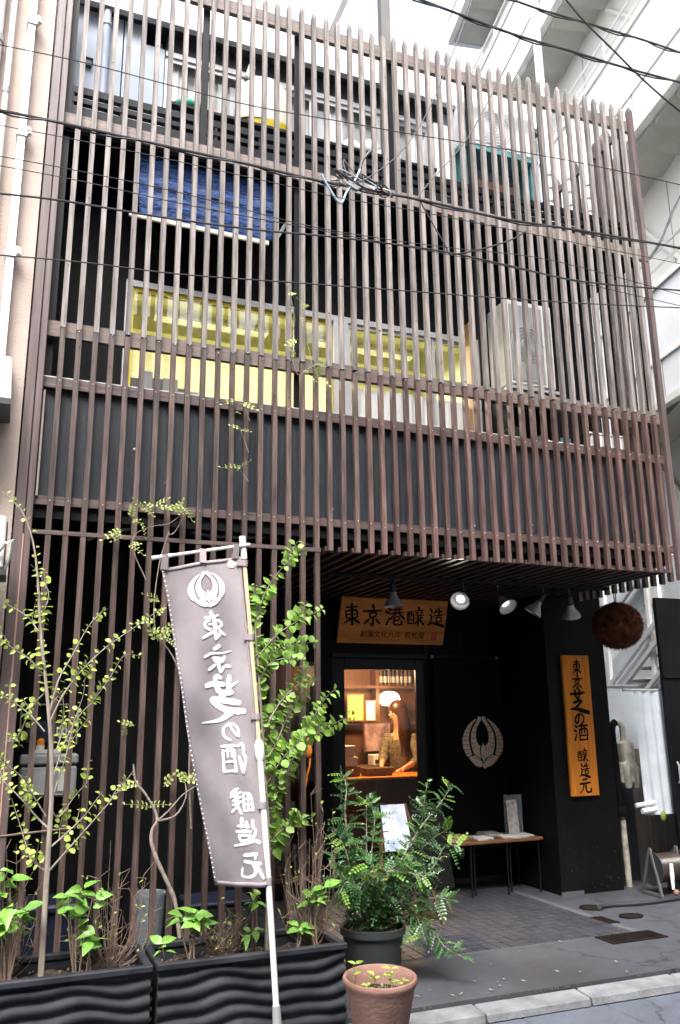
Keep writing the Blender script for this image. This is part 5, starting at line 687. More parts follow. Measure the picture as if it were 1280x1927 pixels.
# woman at the counter
pw = thing('person', 'person with long brown hair in a patterned blouse working at the counter', 'person', (4.45, 3.85, .02))
def skinned(name, verts, edges, radii, material, parent, root=0, sub=2):
    me = bpy.data.meshes.new(name); off = Vector(parent.location); me.from_pydata([tuple(Vector(v) - off) for v in verts], edges, []); o = bpy.data.objects.new(name, me); COL.objects.link(o); o.parent = parent; me.materials.append(material)
    sk = o.modifiers.new('skin', 'SKIN'); sk.use_smooth_shade = True
    for i, r in enumerate(radii): me.skin_vertices[0].data[i].radius = r if isinstance(r, tuple) else (r, r); me.skin_vertices[0].data[i].use_root = (i == root)
    s = o.modifiers.new('sub', 'SUBSURF'); s.levels = s.render_levels = sub; return o
bv = [(4.56, 3.92, .95), (4.55, 3.90, 1.15), (4.53, 3.86, 1.38), (4.49, 3.83, 1.50), (4.465, 3.815, 1.58), (4.43, 3.80, 1.70), (4.425, 3.80, 1.80),
 (4.40, 3.97, 1.42), (4.32, 3.93, 1.20), (4.20, 3.72, 1.12), (4.16, 3.62, 1.085), (4.13, 3.55, 1.065),
 (4.62, 3.72, 1.42), (4.64, 3.60, 1.18), (4.44, 3.50, 1.11), (4.36, 3.48, 1.08), (4.30, 3.46, 1.066),
 (4.50, 3.98, .88), (4.48, 3.98, .5), (4.50, 4.0, .08), (4.42, 3.95, .05), (4.64, 3.88, .88), (4.63, 3.87, .5), (4.65, 3.9, .08), (4.57, 3.85, .05),
 (4.26, 3.445, 1.048), (4.28, 3.43, 1.048), (4.25, 3.475, 1.048), (4.27, 3.46, 1.048), (4.33, 3.435, 1.052), (4.09, 3.52, 1.048), (4.11, 3.505, 1.048), (4.08, 3.55, 1.048), (4.09, 3.535, 1.048), (4.15, 3.51, 1.052)]
be = [(0, 1), (1, 2), (2, 3), (3, 4), (4, 5), (5, 6), (2, 7), (7, 8), (8, 9), (9, 10), (10, 11), (2, 12), (12, 13), (13, 14), (14, 15), (15, 16), (0, 17), (17, 18), (18, 19), (19, 20), (0, 21), (21, 22), (22, 23), (23, 24), (16, 25), (16, 26), (16, 27), (16, 28), (15, 29), (11, 30), (11, 31), (11, 32), (11, 33), (10, 34)]
br_ = [(.14, .11), (.12, .095), (.145, .095), (.07, .06), (.046, .046), (.075, .085), (.062, .07), .052, .043, .033, .026, .022, .052, .043, .033, .026, .022, .085, .055, .04, .03, .085, .055, .04, .03] + [.0085] * 10
skinned('body', bv, be, br_, MT['skin'], pw)
MB().ball((4.345, 3.765, 1.69), (.018, .014, .013), 8, 5).build('nose', MT['skin'], pw); MB().ball((4.365, 3.742, 1.715), .009, 8, 5).build('eye', MT['ink'], pw); MB().ball((4.352, 3.80, 1.715), .009, 8, 5).build('eye', MT['ink'], pw); MB().ball((4.352, 3.768, 1.655), (.010, .018, .006), 8, 5).build('mouth', mat('lips', (.4, .1, .08), .4), pw)
skinned('blouse', [bv[0], bv[1], bv[2], (4.505, 3.84, 1.45), bv[7], bv[8], (4.25, 3.80, 1.15), bv[12], bv[13], (4.50, 3.53, 1.125)], [(0, 1), (1, 2), (2, 3), (2, 4), (4, 5), (5, 6), (2, 7), (7, 8), (8, 9)], [(.17, .14), (.15, .125), (.175, .12), (.085, .075), .075, .068, .06, .075, .068, .06], MT['blouse'], pw)
skinned('skirt', [(4.56, 3.93, .98), (4.56, 3.93, .7), (4.56, 3.93, .4)], [(0, 1), (1, 2)], [(.17, .14), (.2, .17), (.21, .18)], MT['noren'], pw)
MB().ball((4.462, 3.80, 1.765), (.105, .11, .11), 14, 10).build('hair', MT['hair'], pw)
m = MB()
for k in range(30):
    a = -2.0 + k / 29 * 3.7; x = 4.465 + .095 * math.cos(a); y = 3.80 + .10 * math.sin(a); m.tube([(x, y, 1.77), (x + .02, y + .01 * math.sin(a), 1.64), (x + .03 + .03 * math.cos(a), y + .02 * math.sin(a), 1.44), (x + .02 + .04 * math.cos(a) + rnd(0, .04), y - .02, 1.24 + rnd(-.05, .08))], [.022, .028, .026, .008], 6)
m.build('hair', MT['hair'], pw)

# ================================================================== RIGHT-HAND PASSAGE
t = thing('frosted_sheet', 'frosted translucent plastic sheet closing the passage behind the pier', 'plastic sheet', (6.4, 2.3, 0)); B(5.82, 7.1, 2.3, 2.306, .0, 1.98).build('sheet', MT['fsheet'], t); B(5.80, 7.1, 2.28, 2.30, 1.98, 2.0).build('edge', MT['alu'], t)
t = thing('plastic_curtain', 'bluish white plastic curtain hanging beside the black panel', 'plastic sheet', (6.2, 1.32, .62)); m = MB(); n = 30
for j in range(9):
    for i in range(n + 1): x = 5.94 + .5 * i / n; m.v.append((x, 1.32 + .012 * math.sin(i * .9 + j * .2), .70 + 1.19 * j / 8))
m.f = [(j * (n + 1) + i, j * (n + 1) + i + 1, (j + 1) * (n + 1) + i + 1, (j + 1) * (n + 1) + i) for j in range(8) for i in range(n)]; m.sm = True; m.build('sheet', MT['sheet'], t); MB().tube([(5.80, 1.32, 1.90), (6.5, 1.32, 1.90)], .012, 8).build('rod', MT['alu'], t)
t = thing('black_panel', 'tall black door panel cut off by the right edge', 'door', (6.6, 1.25, 0)); B(6.225, 7.0, 1.2, 1.25, .02, 2.84).build('leaf', MT['black'], t, .005); B(6.225, 7.0, 1.18, 1.199, 2.02, 2.05).build('crossbar', MT['steel'], t); MB().tube([(6.26, 1.17, 1.0), (6.26, 1.15, 1.03), (6.26, 1.15, 1.17), (6.26, 1.17, 1.2)], .01, 6).build('handle', MT['chrome'], t)
t = thing('grey_partition', 'dark grey wall panel low in the passage behind the valve', 'partition', (6.5, 1.9, 0)); B(5.81, 6.3, 1.9, 1.93, 0, 1.05).build('panel', MT['dgrey'], t); B(6.3, 7.0, 1.9, 1.93, 0, 1.3).build('board', mat('weathered_board', (.16, .14, .12), .8, .3, 5, (6, 6, .5)), t)
t = thing('taped_pipe', 'peeling cream water pipe with a wrapped valve at the pier corner', 'pipe', (5.93, 1.68, 0))
MB().tube([(5.945, 1.66, 0), (5.94, 1.66, .3), (5.935, 1.66, .68)], [.03, .033, .028], 10).build('riser', MT['tape'], t); MB().tube([(5.92, 1.66, .68), (5.905, 1.66, 1.0), (5.895, 1.66, 1.42)], .04, 10).build('riser', MT['ink'], t); MB().lathe([(.0, 0), (.06, 0), (.07, .05), (.05, .09), (0, .09)], (5.925, 1.66, .66), 12).build('collar', MT['ink'], t)
MB().tube([(5.895, 1.66, 1.40)] + [(5.965 - .07 * math.cos(a * .26), 1.66, 1.50 + .09 * math.sin(a * .26)) for a in range(0, 13)] + [(6.035, 1.66, 1.38)], .032, 10).build('bend', MT['tape'], t)
m = MB(); m.lathe([(.02, .44), (.08, .40), (.095, .30), (.085, .22), (.1, .2), (.1, .02), (.06, 0), (0, 0)], (6.05, 1.66, .97), 14); m.v = [(x + rnd(-.008, .008), y + rnd(-.008, .008), z) for x, y, z in m.v]; m.build('valve_wrap', MT['tape'], t)
for x in (6.005, 6.1): MB().lathe([(0, 0), (.03, .005), (.045, .05), (.05, .2), (.03, .24)], (x, 1.61, .93), 10).build('wrap_lobe', MT['tape'], t)
MB().tube([(5.895, 1.655, 1.38)] + [(5.965 - .07 * math.cos(a * .26), 1.655, 1.50 + .09 * math.sin(a * .26)) for a in range(0, 6)], .036, 10).build('tape_wrap', MT['ink'], t)
t = thing('white_tap', 'white plastic tap fitting crossing in front of the plastic curtain', 'tap', (5.93, 1.28, .73)); MB().tube([(5.80, 1.28, .80), (6.03, 1.28, .82)], .022, 8).build('pipe', MT['white'], t); MB().tube([(5.86, 1.27, .745), (6.03, 1.27, .76)], .026, 8).build('pipe', MT['white'], t); MB().tube([(5.92, 1.275, .82), (5.92, 1.275, .96)], .008, 6).build('lever', MT['white'], t)
tag(MB().ball((6.13, 1.29, .69), (.035, .02, .05), 8, 6).build('green_tag', MT['lk']), 'small lime green tag at the foot of the plastic curtain', 'tag')
# hose reel
hr = thing('hose_reel', 'brown hose reel on a grey frame at the right edge', 'hose reel', (5.98, 1.2, 0)); m = MB()
for k in range(13):
    x = 5.87 + k * .022; m.tube([(x, 1.2 + .12 * math.cos(a * .3927), .24 + .12 * math.sin(a * .3927)) for a in range(17)], .011, 6)
m.build('hose', MT['hose'], hr)
for x in (5.835, 6.15): MB().bar((x, 1.08, .01), (x + .01, 1.2, .42), .022).bar((x, 1.34, .01), (x + .01, 1.2, .42), .022).bar((x, 1.08, .02), (x, 1.34, .02), .025).build('frame', MT['mgrey'], hr); MB().lathe([(0, 0), (.155, 0), (.155, .01), (0, .01)], (x + .012, 1.2, .24), 22, (1, 0, 0)).build('flange', MT['dgrey'], hr)
MB().tube([(5.84, 1.2, .24), (6.16, 1.2, .24)], .02, 8).build('axle', MT['dgrey'], hr)
t = thing('spray_nozzle', 'white spray nozzle hanging from the hose reel', 'nozzle', (5.93, 1.03, .04)); MB().tube([(5.94, 1.04, .30), (5.93, 1.03, .2), (5.92, 1.02, .08)], [.016, .02, .012], 8).build('handle', MT['white'], t); MB().ball((5.95, 1.02, .05), (.03, .03, .03), 8, 6).build('head', MT['terra'], t)
tag(MB().tube([(4.98, .90, .03), (5.05, .96, .022), (5.2, .97, .02), (5.4, .93, .02), (5.6, .92, .02), (5.9, .95, .02), (6.3, 1.0, .02)], .02, 8).build('ground_hose', MT['dgrey']), 'dark grey hose lying across the pavement at right', 'hose')

# ================================================================== BEHIND THE GROUND-FLOOR SLATS
t = thing('meter_box', 'grey meter box with a pale window behind the slats at left', 'meter box', (.33, .7, 1.15)); B(.14, .51, .62, .779, 1.16, 1.36).build('body', MT['grey'], t, .012); B(.135, .515, .61, .779, 1.372, 1.44).build('lid', MT['grey'], t, .012); B(.20, .36, .612, .619, 1.18, 1.34).build('window', MT['alu'], t); B(.39, .46, .612, .619, 1.2, 1.33).build('label_plate', MT['offw'], t)
t = thing('number_plate', 'dark house number plate reading 10 behind the slats', 'plate', (.34, .77, 1.52)); B(.17, .46, .765, .779, 1.52, 1.66).build('plate', MT['blueblk'], t); 
for k, ch in enumerate('10'): text_mesh(ch, .085, MT['lettr'], lambda x, y, o: (.372 + k * .048 + x, .762, 1.585 + y), 0, .002).build('digit', MT['lettr'], t)
t = thing('orange_lamp', 'small orange warning lamp above the meter box', 'lamp', (.265, .72, 1.47)); MB().lathe([(.028, 0), (.028, .03), (0, .03)], (.265, .72, 1.47), 12).build('base', MT['offw'], t); MB().lathe([(.026, .031), (.026, .06), (.012, .075), (0, .076)], (.265, .72, 1.47), 12).build('lens', MT['orange'], t); B(.2, .4, .69, .779, 1.445, 1.469).build('bracket', MT['offw'], t)
t = thing('wall_frame', 'thin grey wall frame at the left behind the slats', 'frame', (.2, .77, 1.3)); MB().box(.12, .13, .755, .779, 1.5, 1.78).box(.13, .48, .755, .779, 1.77, 1.78).box(.50, .51, .755, .779, 1.5, 1.72).build('frame', MT['grey'], t)
t = thing('clear_tub', 'tall clear plastic bin standing behind the slats', 'bin', (.98, .38, 0)); MB().lathe([(.085, 0), (.105, .54), (.112, .55), (.112, .565), (.102, .56), (.082, .01), (0, .01)], (.985, .34, 0), 24).build('wall', GLT, t); MB().lathe([(.0, .02), (.075, .02), (.08, .25), (0, .27)], (.985, .34, 0), 14).build('contents', MT['grey'], t)
t = thing('dark_bin', 'dark blue lidded bin behind the slats at left', 'bin', (.38, .45, 0)); MB().hexa([(.2, .3, 0), (.56, .3, 0), (.2, .6, 0), (.56, .6, 0), (.17, .27, .5), (.59, .27, .5), (.17, .63, .5), (.59, .63, .5)]).build('body', MT['blueblk'], t, .015); B(.15, .61, .25, .65, .501, .55).build('lid', MT['blueblk'], t, .015)
t = thing('dark_bin', 'dark crate low behind the slats right of the clear bin', 'crate', (1.45, .45, 0)); MB().hexa([(1.28, .3, 0), (1.64, .3, 0), (1.28, .6, 0), (1.64, .6, 0), (1.25, .27, .45), (1.67, .27, .45), (1.25, .63, .45), (1.67, .63, .45)]).build('body', MT['dgrey'], t, .015); B(1.24, 1.68, .26, .64, .451, .48).build('lid', MT['blueblk'], t, .01)
tag(MB().tube([(-.02, -.012, 1.0), (.47, -.012, 1.03)], .006, 6).build('bamboo_stick', MT['twig']), 'short horizontal bamboo stick tied across the slats at left', 'stick')
t = thing('orange_charm', 'orange gourd-shaped charm with a ribbon hanging behind the slats', 'charm', (2.08, .06, 1.3)); MB().ball((2.02, .13, 1.435), (.03, .02, .05), 10, 8).ball((2.025, .13, 1.50), (.022, .016, .03), 10, 8).build('gourd', MT['orange'], t); MB().tube([(2.035, .13, 1.385), (2.03, .13, 1.33), (2.01, .13, 1.27), (2.005, .13, 1.2)], [.009, .007, .008, .004], 5).build('ribbon', MT['orange'], t); MB().tube([(2.025, .13, 1.525), (2.025, .06, 1.62)], .002, 4).build('string', MT['cable'], t)
t = thing('paper_tag', 'small square paper notice behind the slats left of the charm', 'notice', (1.9, .77, 1.35)); B(1.66, 1.79, .766, .772, 1.4, 1.52).build('sheet', MT['grey'], t); B(1.64, 1.80, .773, .779, 1.38, 1.54).build('backing', MT['dgrey'], t)

# ================================================================== BANNER
BE = [[Vector(a), Vector(b)] for a, b in DATA['banner_edges']]
BWP = [149, 104]
def bpt(u, v, off=0):
    k = max(0, min(11.999, v * 12)); i = int(k); t_ = k - i
    a = BE[i][0].lerp(BE[i + 1][0], t_); b = BE[i][1].lerp(BE[i + 1][1], t_)
    p = a.lerp(b, u); bul = math.sin(math.pi * u)
    y = p.y + (a.y - b.y) * ((1 - u) ** 1.7 - (1 - u)) - .02 * bul * math.sin(v * 6 + u * 2) + .010 * math.sin(u * 7 + v * 11) * min(1, v * 3) + .012 * math.sin(u * 10) * max(0, 1 - v * 1.5) + .006 * math.sin(u * 16 + v * 5) * v + .004 * math.sin(u * 9 - v * 23)
    s = (y + 5.6) / (p.y + 5.6); return Vector((p.x, y - off, p.z))
bn = thing('nobori_banner', 'faded brown banner with white crest and brush lettering, seen from behind', 'banner', (1.46, -.9, -.075))
def cloth(name, u0, u1, v0, v1, nu, nv, material, off=0):
    m = MB()
    for j in range(nv + 1):
        for i in range(nu + 1): m.v.append(tuple(bpt(u0 + (u1 - u0) * i / nu, v0 + (v1 - v0) * j / nv, off)))
    m.f = [(j * (nu + 1) + i, (j + 1) * (nu + 1) + i, (j + 1) * (nu + 1) + i + 1, j * (nu + 1) + i + 1) for j in range(nv) for i in range(nu)]; m.sm = True
    o = m.build(name, material, bn); s = o.modifiers.new('thick', 'SOLIDIFY'); s.thickness = .0016; s.offset = 0; return o
cloth('cloth', 0, 1, 0, 1, 30, 70, MT['bcloth'])
for h in ((0, .035, 0, 1, 2, 60), (.97, 1, 0, 1, 2, 60), (.036, .969, 0, .012, 24, 1), (.036, .969, .985, 1, 24, 1)): cloth('hem', *h, MT['bhem'], .0025)
for ch in DATA['banner_strokes']:
    m = MB()
    for s in ch: ribbon(m, [[p_[0], p_[1], p_[2] * 1.12] for p_ in s], lambda a, b, off: tuple(bpt(a, b, off)), lambda b: (1 / (149 - 45 * b), 1 / 610), .0045)
    m.build('brush_character', MT['bprint'], bn)
crest(bn, lambda a, b, off: tuple(bpt(.507 + a * .585, .087 + b * .112, off + .003)), MT['bprint'], MT['bcloth'], .0025)
m = MB()
for k in range(64): v = .01 + k * .0153; a_, b_ = bpt(.004, v, .004), bpt(.024, v, .004); m.bar(a_, b_, .003, .006)
struct(m.build('edge_stitching', MT['bprint'], bn), 'stuff')
cr = [tuple(bpt(u, v, .004)) for u, v in ((.82, .014), (.86, .006), (.93, .010), (.95, .022), (.90, .032), (.83, .028))]; MB().poly(cr).build('care_tag', MT['crest'], bn)
P0 = Vector((1.492, -.9, -.07)); PT = Vector((1.247, -.9, 2.69))
def pole(z): t_ = (z + .07) / 2.76; return P0.lerp(PT, t_) + Vector((.025 * math.sin(t_ * math.pi) * (.5), 0, 0))
MB().tube([pole(z) for z in (-.07, .05, .18)], [.028, .026, .021], 12).build('pole_socket', MT['grey'], bn)
MB().tube([pole(.18 + k * .125) for k in range(11)], .0165, 12).build('lower_pole', MT['wpole'], bn)
MB().tube([pole(1.43), pole(1.46), pole(1.52), pole(1.54)], [.018, .026, .026, .016], 12).build('joint', MT['white'], bn)
MB().tube([pole(1.54 + k * .115) for k in range(10)], .0125, 12).build('upper_pole', MT['bamboo'], bn)
MB().tube([pole(2.575), pole(2.71)], .019, 12).build('pole_cap', MT['white'], bn)
ra = pole(2.645) + Vector((.035, -.018, .015)); rbb = Vector(BE[0][0]) + Vector((-.055, -.01, .055)); MB().tube([ra, ra.lerp(rbb, .5), rbb], .0095, 8).build('cross_rod', MT['wpole'], bn); MB().tube([rbb + (ra - rbb).normalized() * .11, rbb], [.012, .012], 8).build('rod_cap', MT['white'], bn)
for u in (.03, .50, .93):
    p = bpt(u, .005); tt = (p.x - rbb.x) / (ra.x - rbb.x); q = rbb.lerp(ra, tt) + Vector((0, 0, .012)); MB().hexa([tuple(p + Vector((-.018, -.014, 0))), tuple(p + Vector((.018, -.014, 0))), tuple(p + Vector((-.018, .012, 0))), tuple(p + Vector((.018, .012, 0))), tuple(q + Vector((-.018, -.014, 0))), tuple(q + Vector((.018, -.014, 0))), tuple(q + Vector((-.018, .012, 0))), tuple(q + Vector((.018, .012, 0)))]).build('loop', MT['bhem'], bn)
for v in (.02, .245, .485, .755, .985):
    p = bpt(.985, v); q = pole(p.z); m = MB(); m.bar(p + Vector((-.02, -.006, 0)), q + Vector((0, -.012, 0)), .006, .034, (0, 0, 1)); m.tube([q + Vector((0, 0, -.018)), q + Vector((0, 0, .018))], .0195, 10); m.build('loop', MT['bhem'], bn)

# ================================================================== PLANTERS AND POTS
def planter(x0, x1, label):
    t = thing('planter_box', label, 'planter', ((x0 + x1) / 2, -.5, 0), 'ribbed planters along the screen'); ztop = .405; yf, yb = -.72, -.27
    m = MB(); nxx = max(10, int((x1 - x0) * 34)); nzz = 100; ph = rnd(0, 6)
    for j in range(nzz + 1):
        z = .0 + (ztop - .035) * j / nzz
        for i in range(nxx + 1):
            x = x0 + (x1 - x0) * i / nxx; w = (z * 14.0 + .26 * math.sin(x * 7.5 + ph + z * 5) + .14 * math.sin(x * 17 + z * 9)) % 1.0; prof = math.sin(min(1, w / .8) * math.pi) ** .9 if w < .8 else 0
            m.v.append((x, yf - .020 * prof + .03 * (1 - z / ztop) * 0, z))
    m.f = [(j * (nxx + 1) + i, j * (nxx + 1) + i + 1, (j + 1) * (nxx + 1) + i + 1, (j + 1) * (nxx + 1) + i) for j in range(nzz) for i in range(nxx)]; m.sm = True; m.build('ribbed_front', MT['planter'], t)
    MB().box(x0, x0 + .02, yf + .002, yb, 0, ztop - .035).box(x1 - .02, x1, yf + .002, yb, 0, ztop - .035).box(x0 + .02, x1 - .02, yb - .02, yb, 0, ztop - .035).box(x0 + .02, x1 - .02, yf + .002, yb - .02, 0, .02).build('shell', MT['planter'], t)
    for k in range(8):   # side ribs
        z = .03 + k * .0465; MB().hexa([(x1, yf + .01, z), (x1 + .016, yf + .01, z + .01), (x1, yb - .01, z), (x1 + .016, yb - .01, z + .01), (x1, yf + .01, z + .034), (x1 + .016, yf + .01, z + .024), (x1, yb - .01, z + .034), (x1 + .016, yb - .01, z + .024)]).build('side_rib', MT['planter'], t)
    MB().box(x0 - .01, x1 + .01, yf - .034, yf + .012, ztop - .034, ztop).box(x0 - .01, x1 + .01, yb - .03, yb + .01, ztop - .034, ztop).box(x0 - .01, x0 + .03, yf + .012, yb - .03, ztop - .034, ztop).box(x1 - .03, x1 + .01, yf + .012, yb - .03, ztop - .034, ztop).build('rim', MT['planter'], t, .006)
    m = MB(); n1, n2 = 40, 12
    for j in range(n2 + 1):
        for i in range(n1 + 1): m.v.append((x0 + .021 + (x1 - x0 - .042) * i / n1, yf + .013 + (yb - yf - .045) * j / n2, .315 + .018 * math.sin(i * .7) * math.sin(j * .9) + rnd(-.006, .006)))
    m.f = [(j * (n1 + 1) + i, j * (n1 + 1) + i + 1, (j + 1) * (n1 + 1) + i + 1, (j + 1) * (n1 + 1) + i) for j in range(n2) for i in range(n1)]; m.build('soil', MT['soil'], t)
    return t
planter(-.42, .835, 'black ribbed planter box at the left, holding the bare-branched sapling')
planter(.875, 1.935, 'black ribbed planter box standing behind the banner pole')
m = MB()
for i in range(180): x = rnd(-.3, 1.9); m.ball((x, rnd(-.66, -.33), .335), rnd(.004, .012), 5, 4)
struct(tag(m.build('soil_crumbs', MT['twig']), 'bark crumbs scattered over the planter soil', 'bark chips'), 'stuff')
m = MB(); random.seed(17)
for i in range(70):
    x, y = (rnd(2.3, 5.4), -.66 + abs(random.gauss(0, .12))) if i % 2 else (rnd(2.2, 4.2), rnd(-.6, 1.8)); a = rnd(0, 6.28); l = rnd(.008, .022); c_, s_ = math.cos(a) * l, math.sin(a) * l; z = .011
    m.poly([(x - c_, y - s_, z), (x + s_ * .4, y - c_ * .4, z + .003), (x + c_, y + s_, z + rnd(0, .006)), (x - s_ * .4, y + c_ * .4, z)])
struct(tag(m.build('fallen_leaves', MT['vinew']), 'dry leaf bits and litter scattered over the pavement', 'leaf litter'), 'stuff')
tp = thing('terracotta_pot', 'round terracotta pot with seedlings in front of the dark pot', 'pot', (2.03, -1.02, -.075)); ax = Vector((-.01, -.05, 1)).normalized()
MB().lathe([(0, 0), (.125, 0), (.13, .02), (.186, .30), (.196, .325), (.203, .34), (.205, .352), (.200, .364), (.188, .366), (.178, .355), (.172, .31), (.165, .27)], (2.03, -1.0, -.074), 36, ax).build('body', MT['terra'], tp)
m = MB(); m.lathe([(.168, .268), (.1, .276), (0, .28)], (2.03, -1.0, -.074), 24, ax); m.v = [(x, y, z + rnd(-.008, .008)) for x, y, z in m.v]; m.build('soil', MT['soil'], tp)
for k in range(26): a, r_ = rnd(0, 6.28), rnd(0, .15); m = MB().ball((2.03 + r_ * math.cos(a), -1.015 + r_ * math.sin(a), .208), rnd(.006, .016), 6, 4); o = m.build('pebble', MT['twig'] if k % 3 else MT['bark'], tp)
gp = thing('dark_pot', 'round dark green plastic pot holding the bush', 'pot', (2.39, -.14, 0)); MB().lathe([(0, 0), (.165, 0), (.17, .01), (.196, .29), (.214, .292), (.216, .335), (.206, .338), (.196, .33), (.19, .28)], (2.37, -.14, 0.001), 36).build('body', MT['gpot'], gp)
m = MB(); m.lathe([(.192, .285), (.1, .295), (0, .30)], (2.37, -.14, 0), 24); m.v = [(x, y, z + rnd(-.008, .008)) for x, y, z in m.v]; m.build('soil', MT['soil'], gp)
m = MB()
for i in range(120): a, r_ = rnd(2, 5), rnd(.02, .17); m.ball((2.37 + r_ * math.cos(a), -.14 + r_ * math.sin(a), .298), rnd(.006, .014), 5, 4)
struct(m.build('pale_gravel', MT['tape'], gp), 'stuff')
# ================================================================== PLANTS
def leaf_mesh(name, L, Wd, material, kind='ovate', fold=.12, curl=.15):
    prof = {'round': ((0, .02), (.12, .62), (.35, 1), (.65, .92), (.88, .5), (1, .04)), 'ovate': ((0, .03), (.15, .6), (.35, 1), (.6, .86), (.82, .42), (1, .02)), 'lance': ((0, .05), (.25, .8), (.5, 1), (.8, .6), (1, .03))}[kind]
    m = MB(); m.sm = True
    for t, w in prof:
        x = t * L; z = -curl * L * t * t; hw = w * Wd / 2; m.v += [(x, -hw, z + fold * hw), (x, 0, z), (x, hw, z + fold * hw)]
    for i in range(len(prof) - 1):
        a = 3 * i; m.f += [(a, a + 3, a + 4, a + 1), (a + 1, a + 4, a + 5, a + 2)]
    return m.mesh(name, material)
def orient(dirv, up, twist=0):
    x = Vector(dirv).normalized(); z = Vector(up); z = (z - x * z.dot(x)); z = z.normalized() if z.length > 1e-4 else x.orthogonal(); y = z.cross(x)
    return Matrix((x, y, z)).transposed().to_quaternion() @ Quaternion((1, 0, 0), twist)
def smooth(pts, k=4):
    P = [Vector(p) for p in pts]; Q = []
    for i in range(len(P) - 1):
        p0, p1, p2, p3 = P[max(i - 1, 0)], P[i], P[i + 1], P[min(i + 2, len(P) - 1)]
        for a in range(k): t = a / k; Q.append(.5 * (2 * p1 + (p2 - p0) * t + (2 * p0 - 5 * p1 + 4 * p2 - p3) * t * t + (3 * p1 - p0 - 3 * p2 + p3) * t ** 3))
    return Q + [P[-1]]
def along(pts, step, start):
    L = [0]
    for i in range(1, len(pts)): L.append(L[-1] + (pts[i] - pts[i - 1]).length)
    s = L[-1] * start; i = 1
    while s < L[-1]:
        while L[i] < s: i += 1
        t = (s - L[i - 1]) / max(1e-6, L[i] - L[i - 1]); yield pts[i - 1].lerp(pts[i], t), (pts[i] - pts[i - 1]).normalized(), s / L[-1]; s += step * rnd(.75, 1.25)
def sapling(data, name, label, r0, leafs, step, start, sz, cap):
    tk = [Vector(p) for p in data['trunk']]; base = Vector((tk[0].x, tk[0].y, .30)); t = thing(name, label, 'tree', tuple(base))
    T = smooth([base] + tk[1:], 3); over = MB(); MB().tube(T, [r0 * (1 - .86 * i / (len(T) - 1)) for i in range(len(T))], 8).build('trunk', MT['bark'], t); cnt = 0
    twigs = []
    for b in data['br']:   # side twigs
        P3 = [Vector(p) for p in b]
        for k in range(2): i = random.randrange(1, len(P3)); q = P3[i - 1].lerp(P3[i], rnd(.2, .9)); dv = (P3[i] - P3[i - 1]).normalized(); e = q + (dv + Vector((rnd(-.9, .9), rnd(-.8, .8), rnd(.0, .7)))).normalized() * rnd(.09, .2); twigs.append([q, q.lerp(e, .5) + Vector((0, 0, .01)), e])
    for bi, b in enumerate([data['trunk'][-6:]] + data['br'] + twigs):
        Pp = smooth([Vector(p) + Vector((rnd(-.006, .006), 0, rnd(-.006, .006))) for p in b], 4)
        if bi: 
            rr = r0 * (rnd(.28, .4) if bi <= len(data['br']) else .14); MB().tube(Pp, [rr * (1 - .8 * i / (len(Pp) - 1)) for i in range(len(Pp))], 5).build('branch', MT['bark'], t)
        for p, dv, f in along(Pp, step, start if bi else .0):
            for sgn in (-1, 1):
                if random.random() < .12: continue
                side = dv.cross(Vector((0, -1, .3))).normalized() * sgn; dd = (side + dv * rnd(.0, .6) + Vector((rnd(-.4, .4), rnd(-.7, .5), rnd(-.35, .25)))).normalized()
                s = sz * random.choice((.5, .75, .9, 1.0, 1.15)) * (1.08 - .45 * f); ro = orient(dd, Vector((rnd(-.7, .7), -.6 + rnd(-.8, .8), .75)), rnd(-.8, .8)); me_ = random.choice(leafs)
                if cnt < cap: inst('leaf', me_, t, p + dd * .006, ro, s)
                else: st_ = len(over.v); over.v += [tuple(p + dd * .006 + ro @ (v.co * s)) for v in me_.vertices]; over.f += [tuple(st_ + i for i in pl.vertices) for pl in me_.polygons]
                cnt += 1
    if over.v: struct(over.build('far_leaves', leafs[0].materials[0], t), 'stuff')
    return t
random.seed(5)
rl = [leaf_mesh('leaf', 1, .92, MT['lk'], 'round', .15, .18), leaf_mesh('leaf', 1, .85, MT['lk'], 'round', .3, .05), leaf_mesh('leaf', 1, .7, MT['lk'], 'ovate', .6, .45)]
rl2 = [leaf_mesh('leaf', 1, .92, MT['lk2'], 'round', .15, .18), leaf_mesh('leaf', 1, .86, MT['lk2'], 'ovate', .25, .1), leaf_mesh('leaf', 1, .75, MT['lk2'], 'ovate', .6, .5)]
sapling(DATA['sap_left'], 'katsura_sapling', 'slim sapling with small round yellow-green leaves in the left planter', .017, rl, .044, .22, .037, 298)
sapling(DATA['sap_right'], 'katsura_sapling', 'leafy bright green sapling growing behind the banner pole', .014, rl2, .030, .10, .064, 299)
hl = [leaf_mesh('leaf', 1, .62, MT['lh'], 'ovate', .22, .22), leaf_mesh('leaf', 1, .56, MT['lh'], 'ovate', .12, .4), leaf_mesh('leaf', 1, .5, MT['lh'], 'ovate', .5, .65)]
HLAB = ['large-leaved green hydrangea clump at the left edge of the left planter', 'broad-leaved hydrangea shoot right of the sapling trunk', 'low hydrangea shoot in front of the left dry shrub', 'hydrangea clump by the curved vine stem in the second planter', 'tiny hydrangea shoot under the banner', 'hydrangea sprig just left of the banner pole foot', 'small hydrangea shoot just right of the banner pole', 'hydrangea clump at the right end of the second planter', 'tiny seedling at the left corner of the second planter', 'upper hydrangea leaves at the left edge behind the clump']
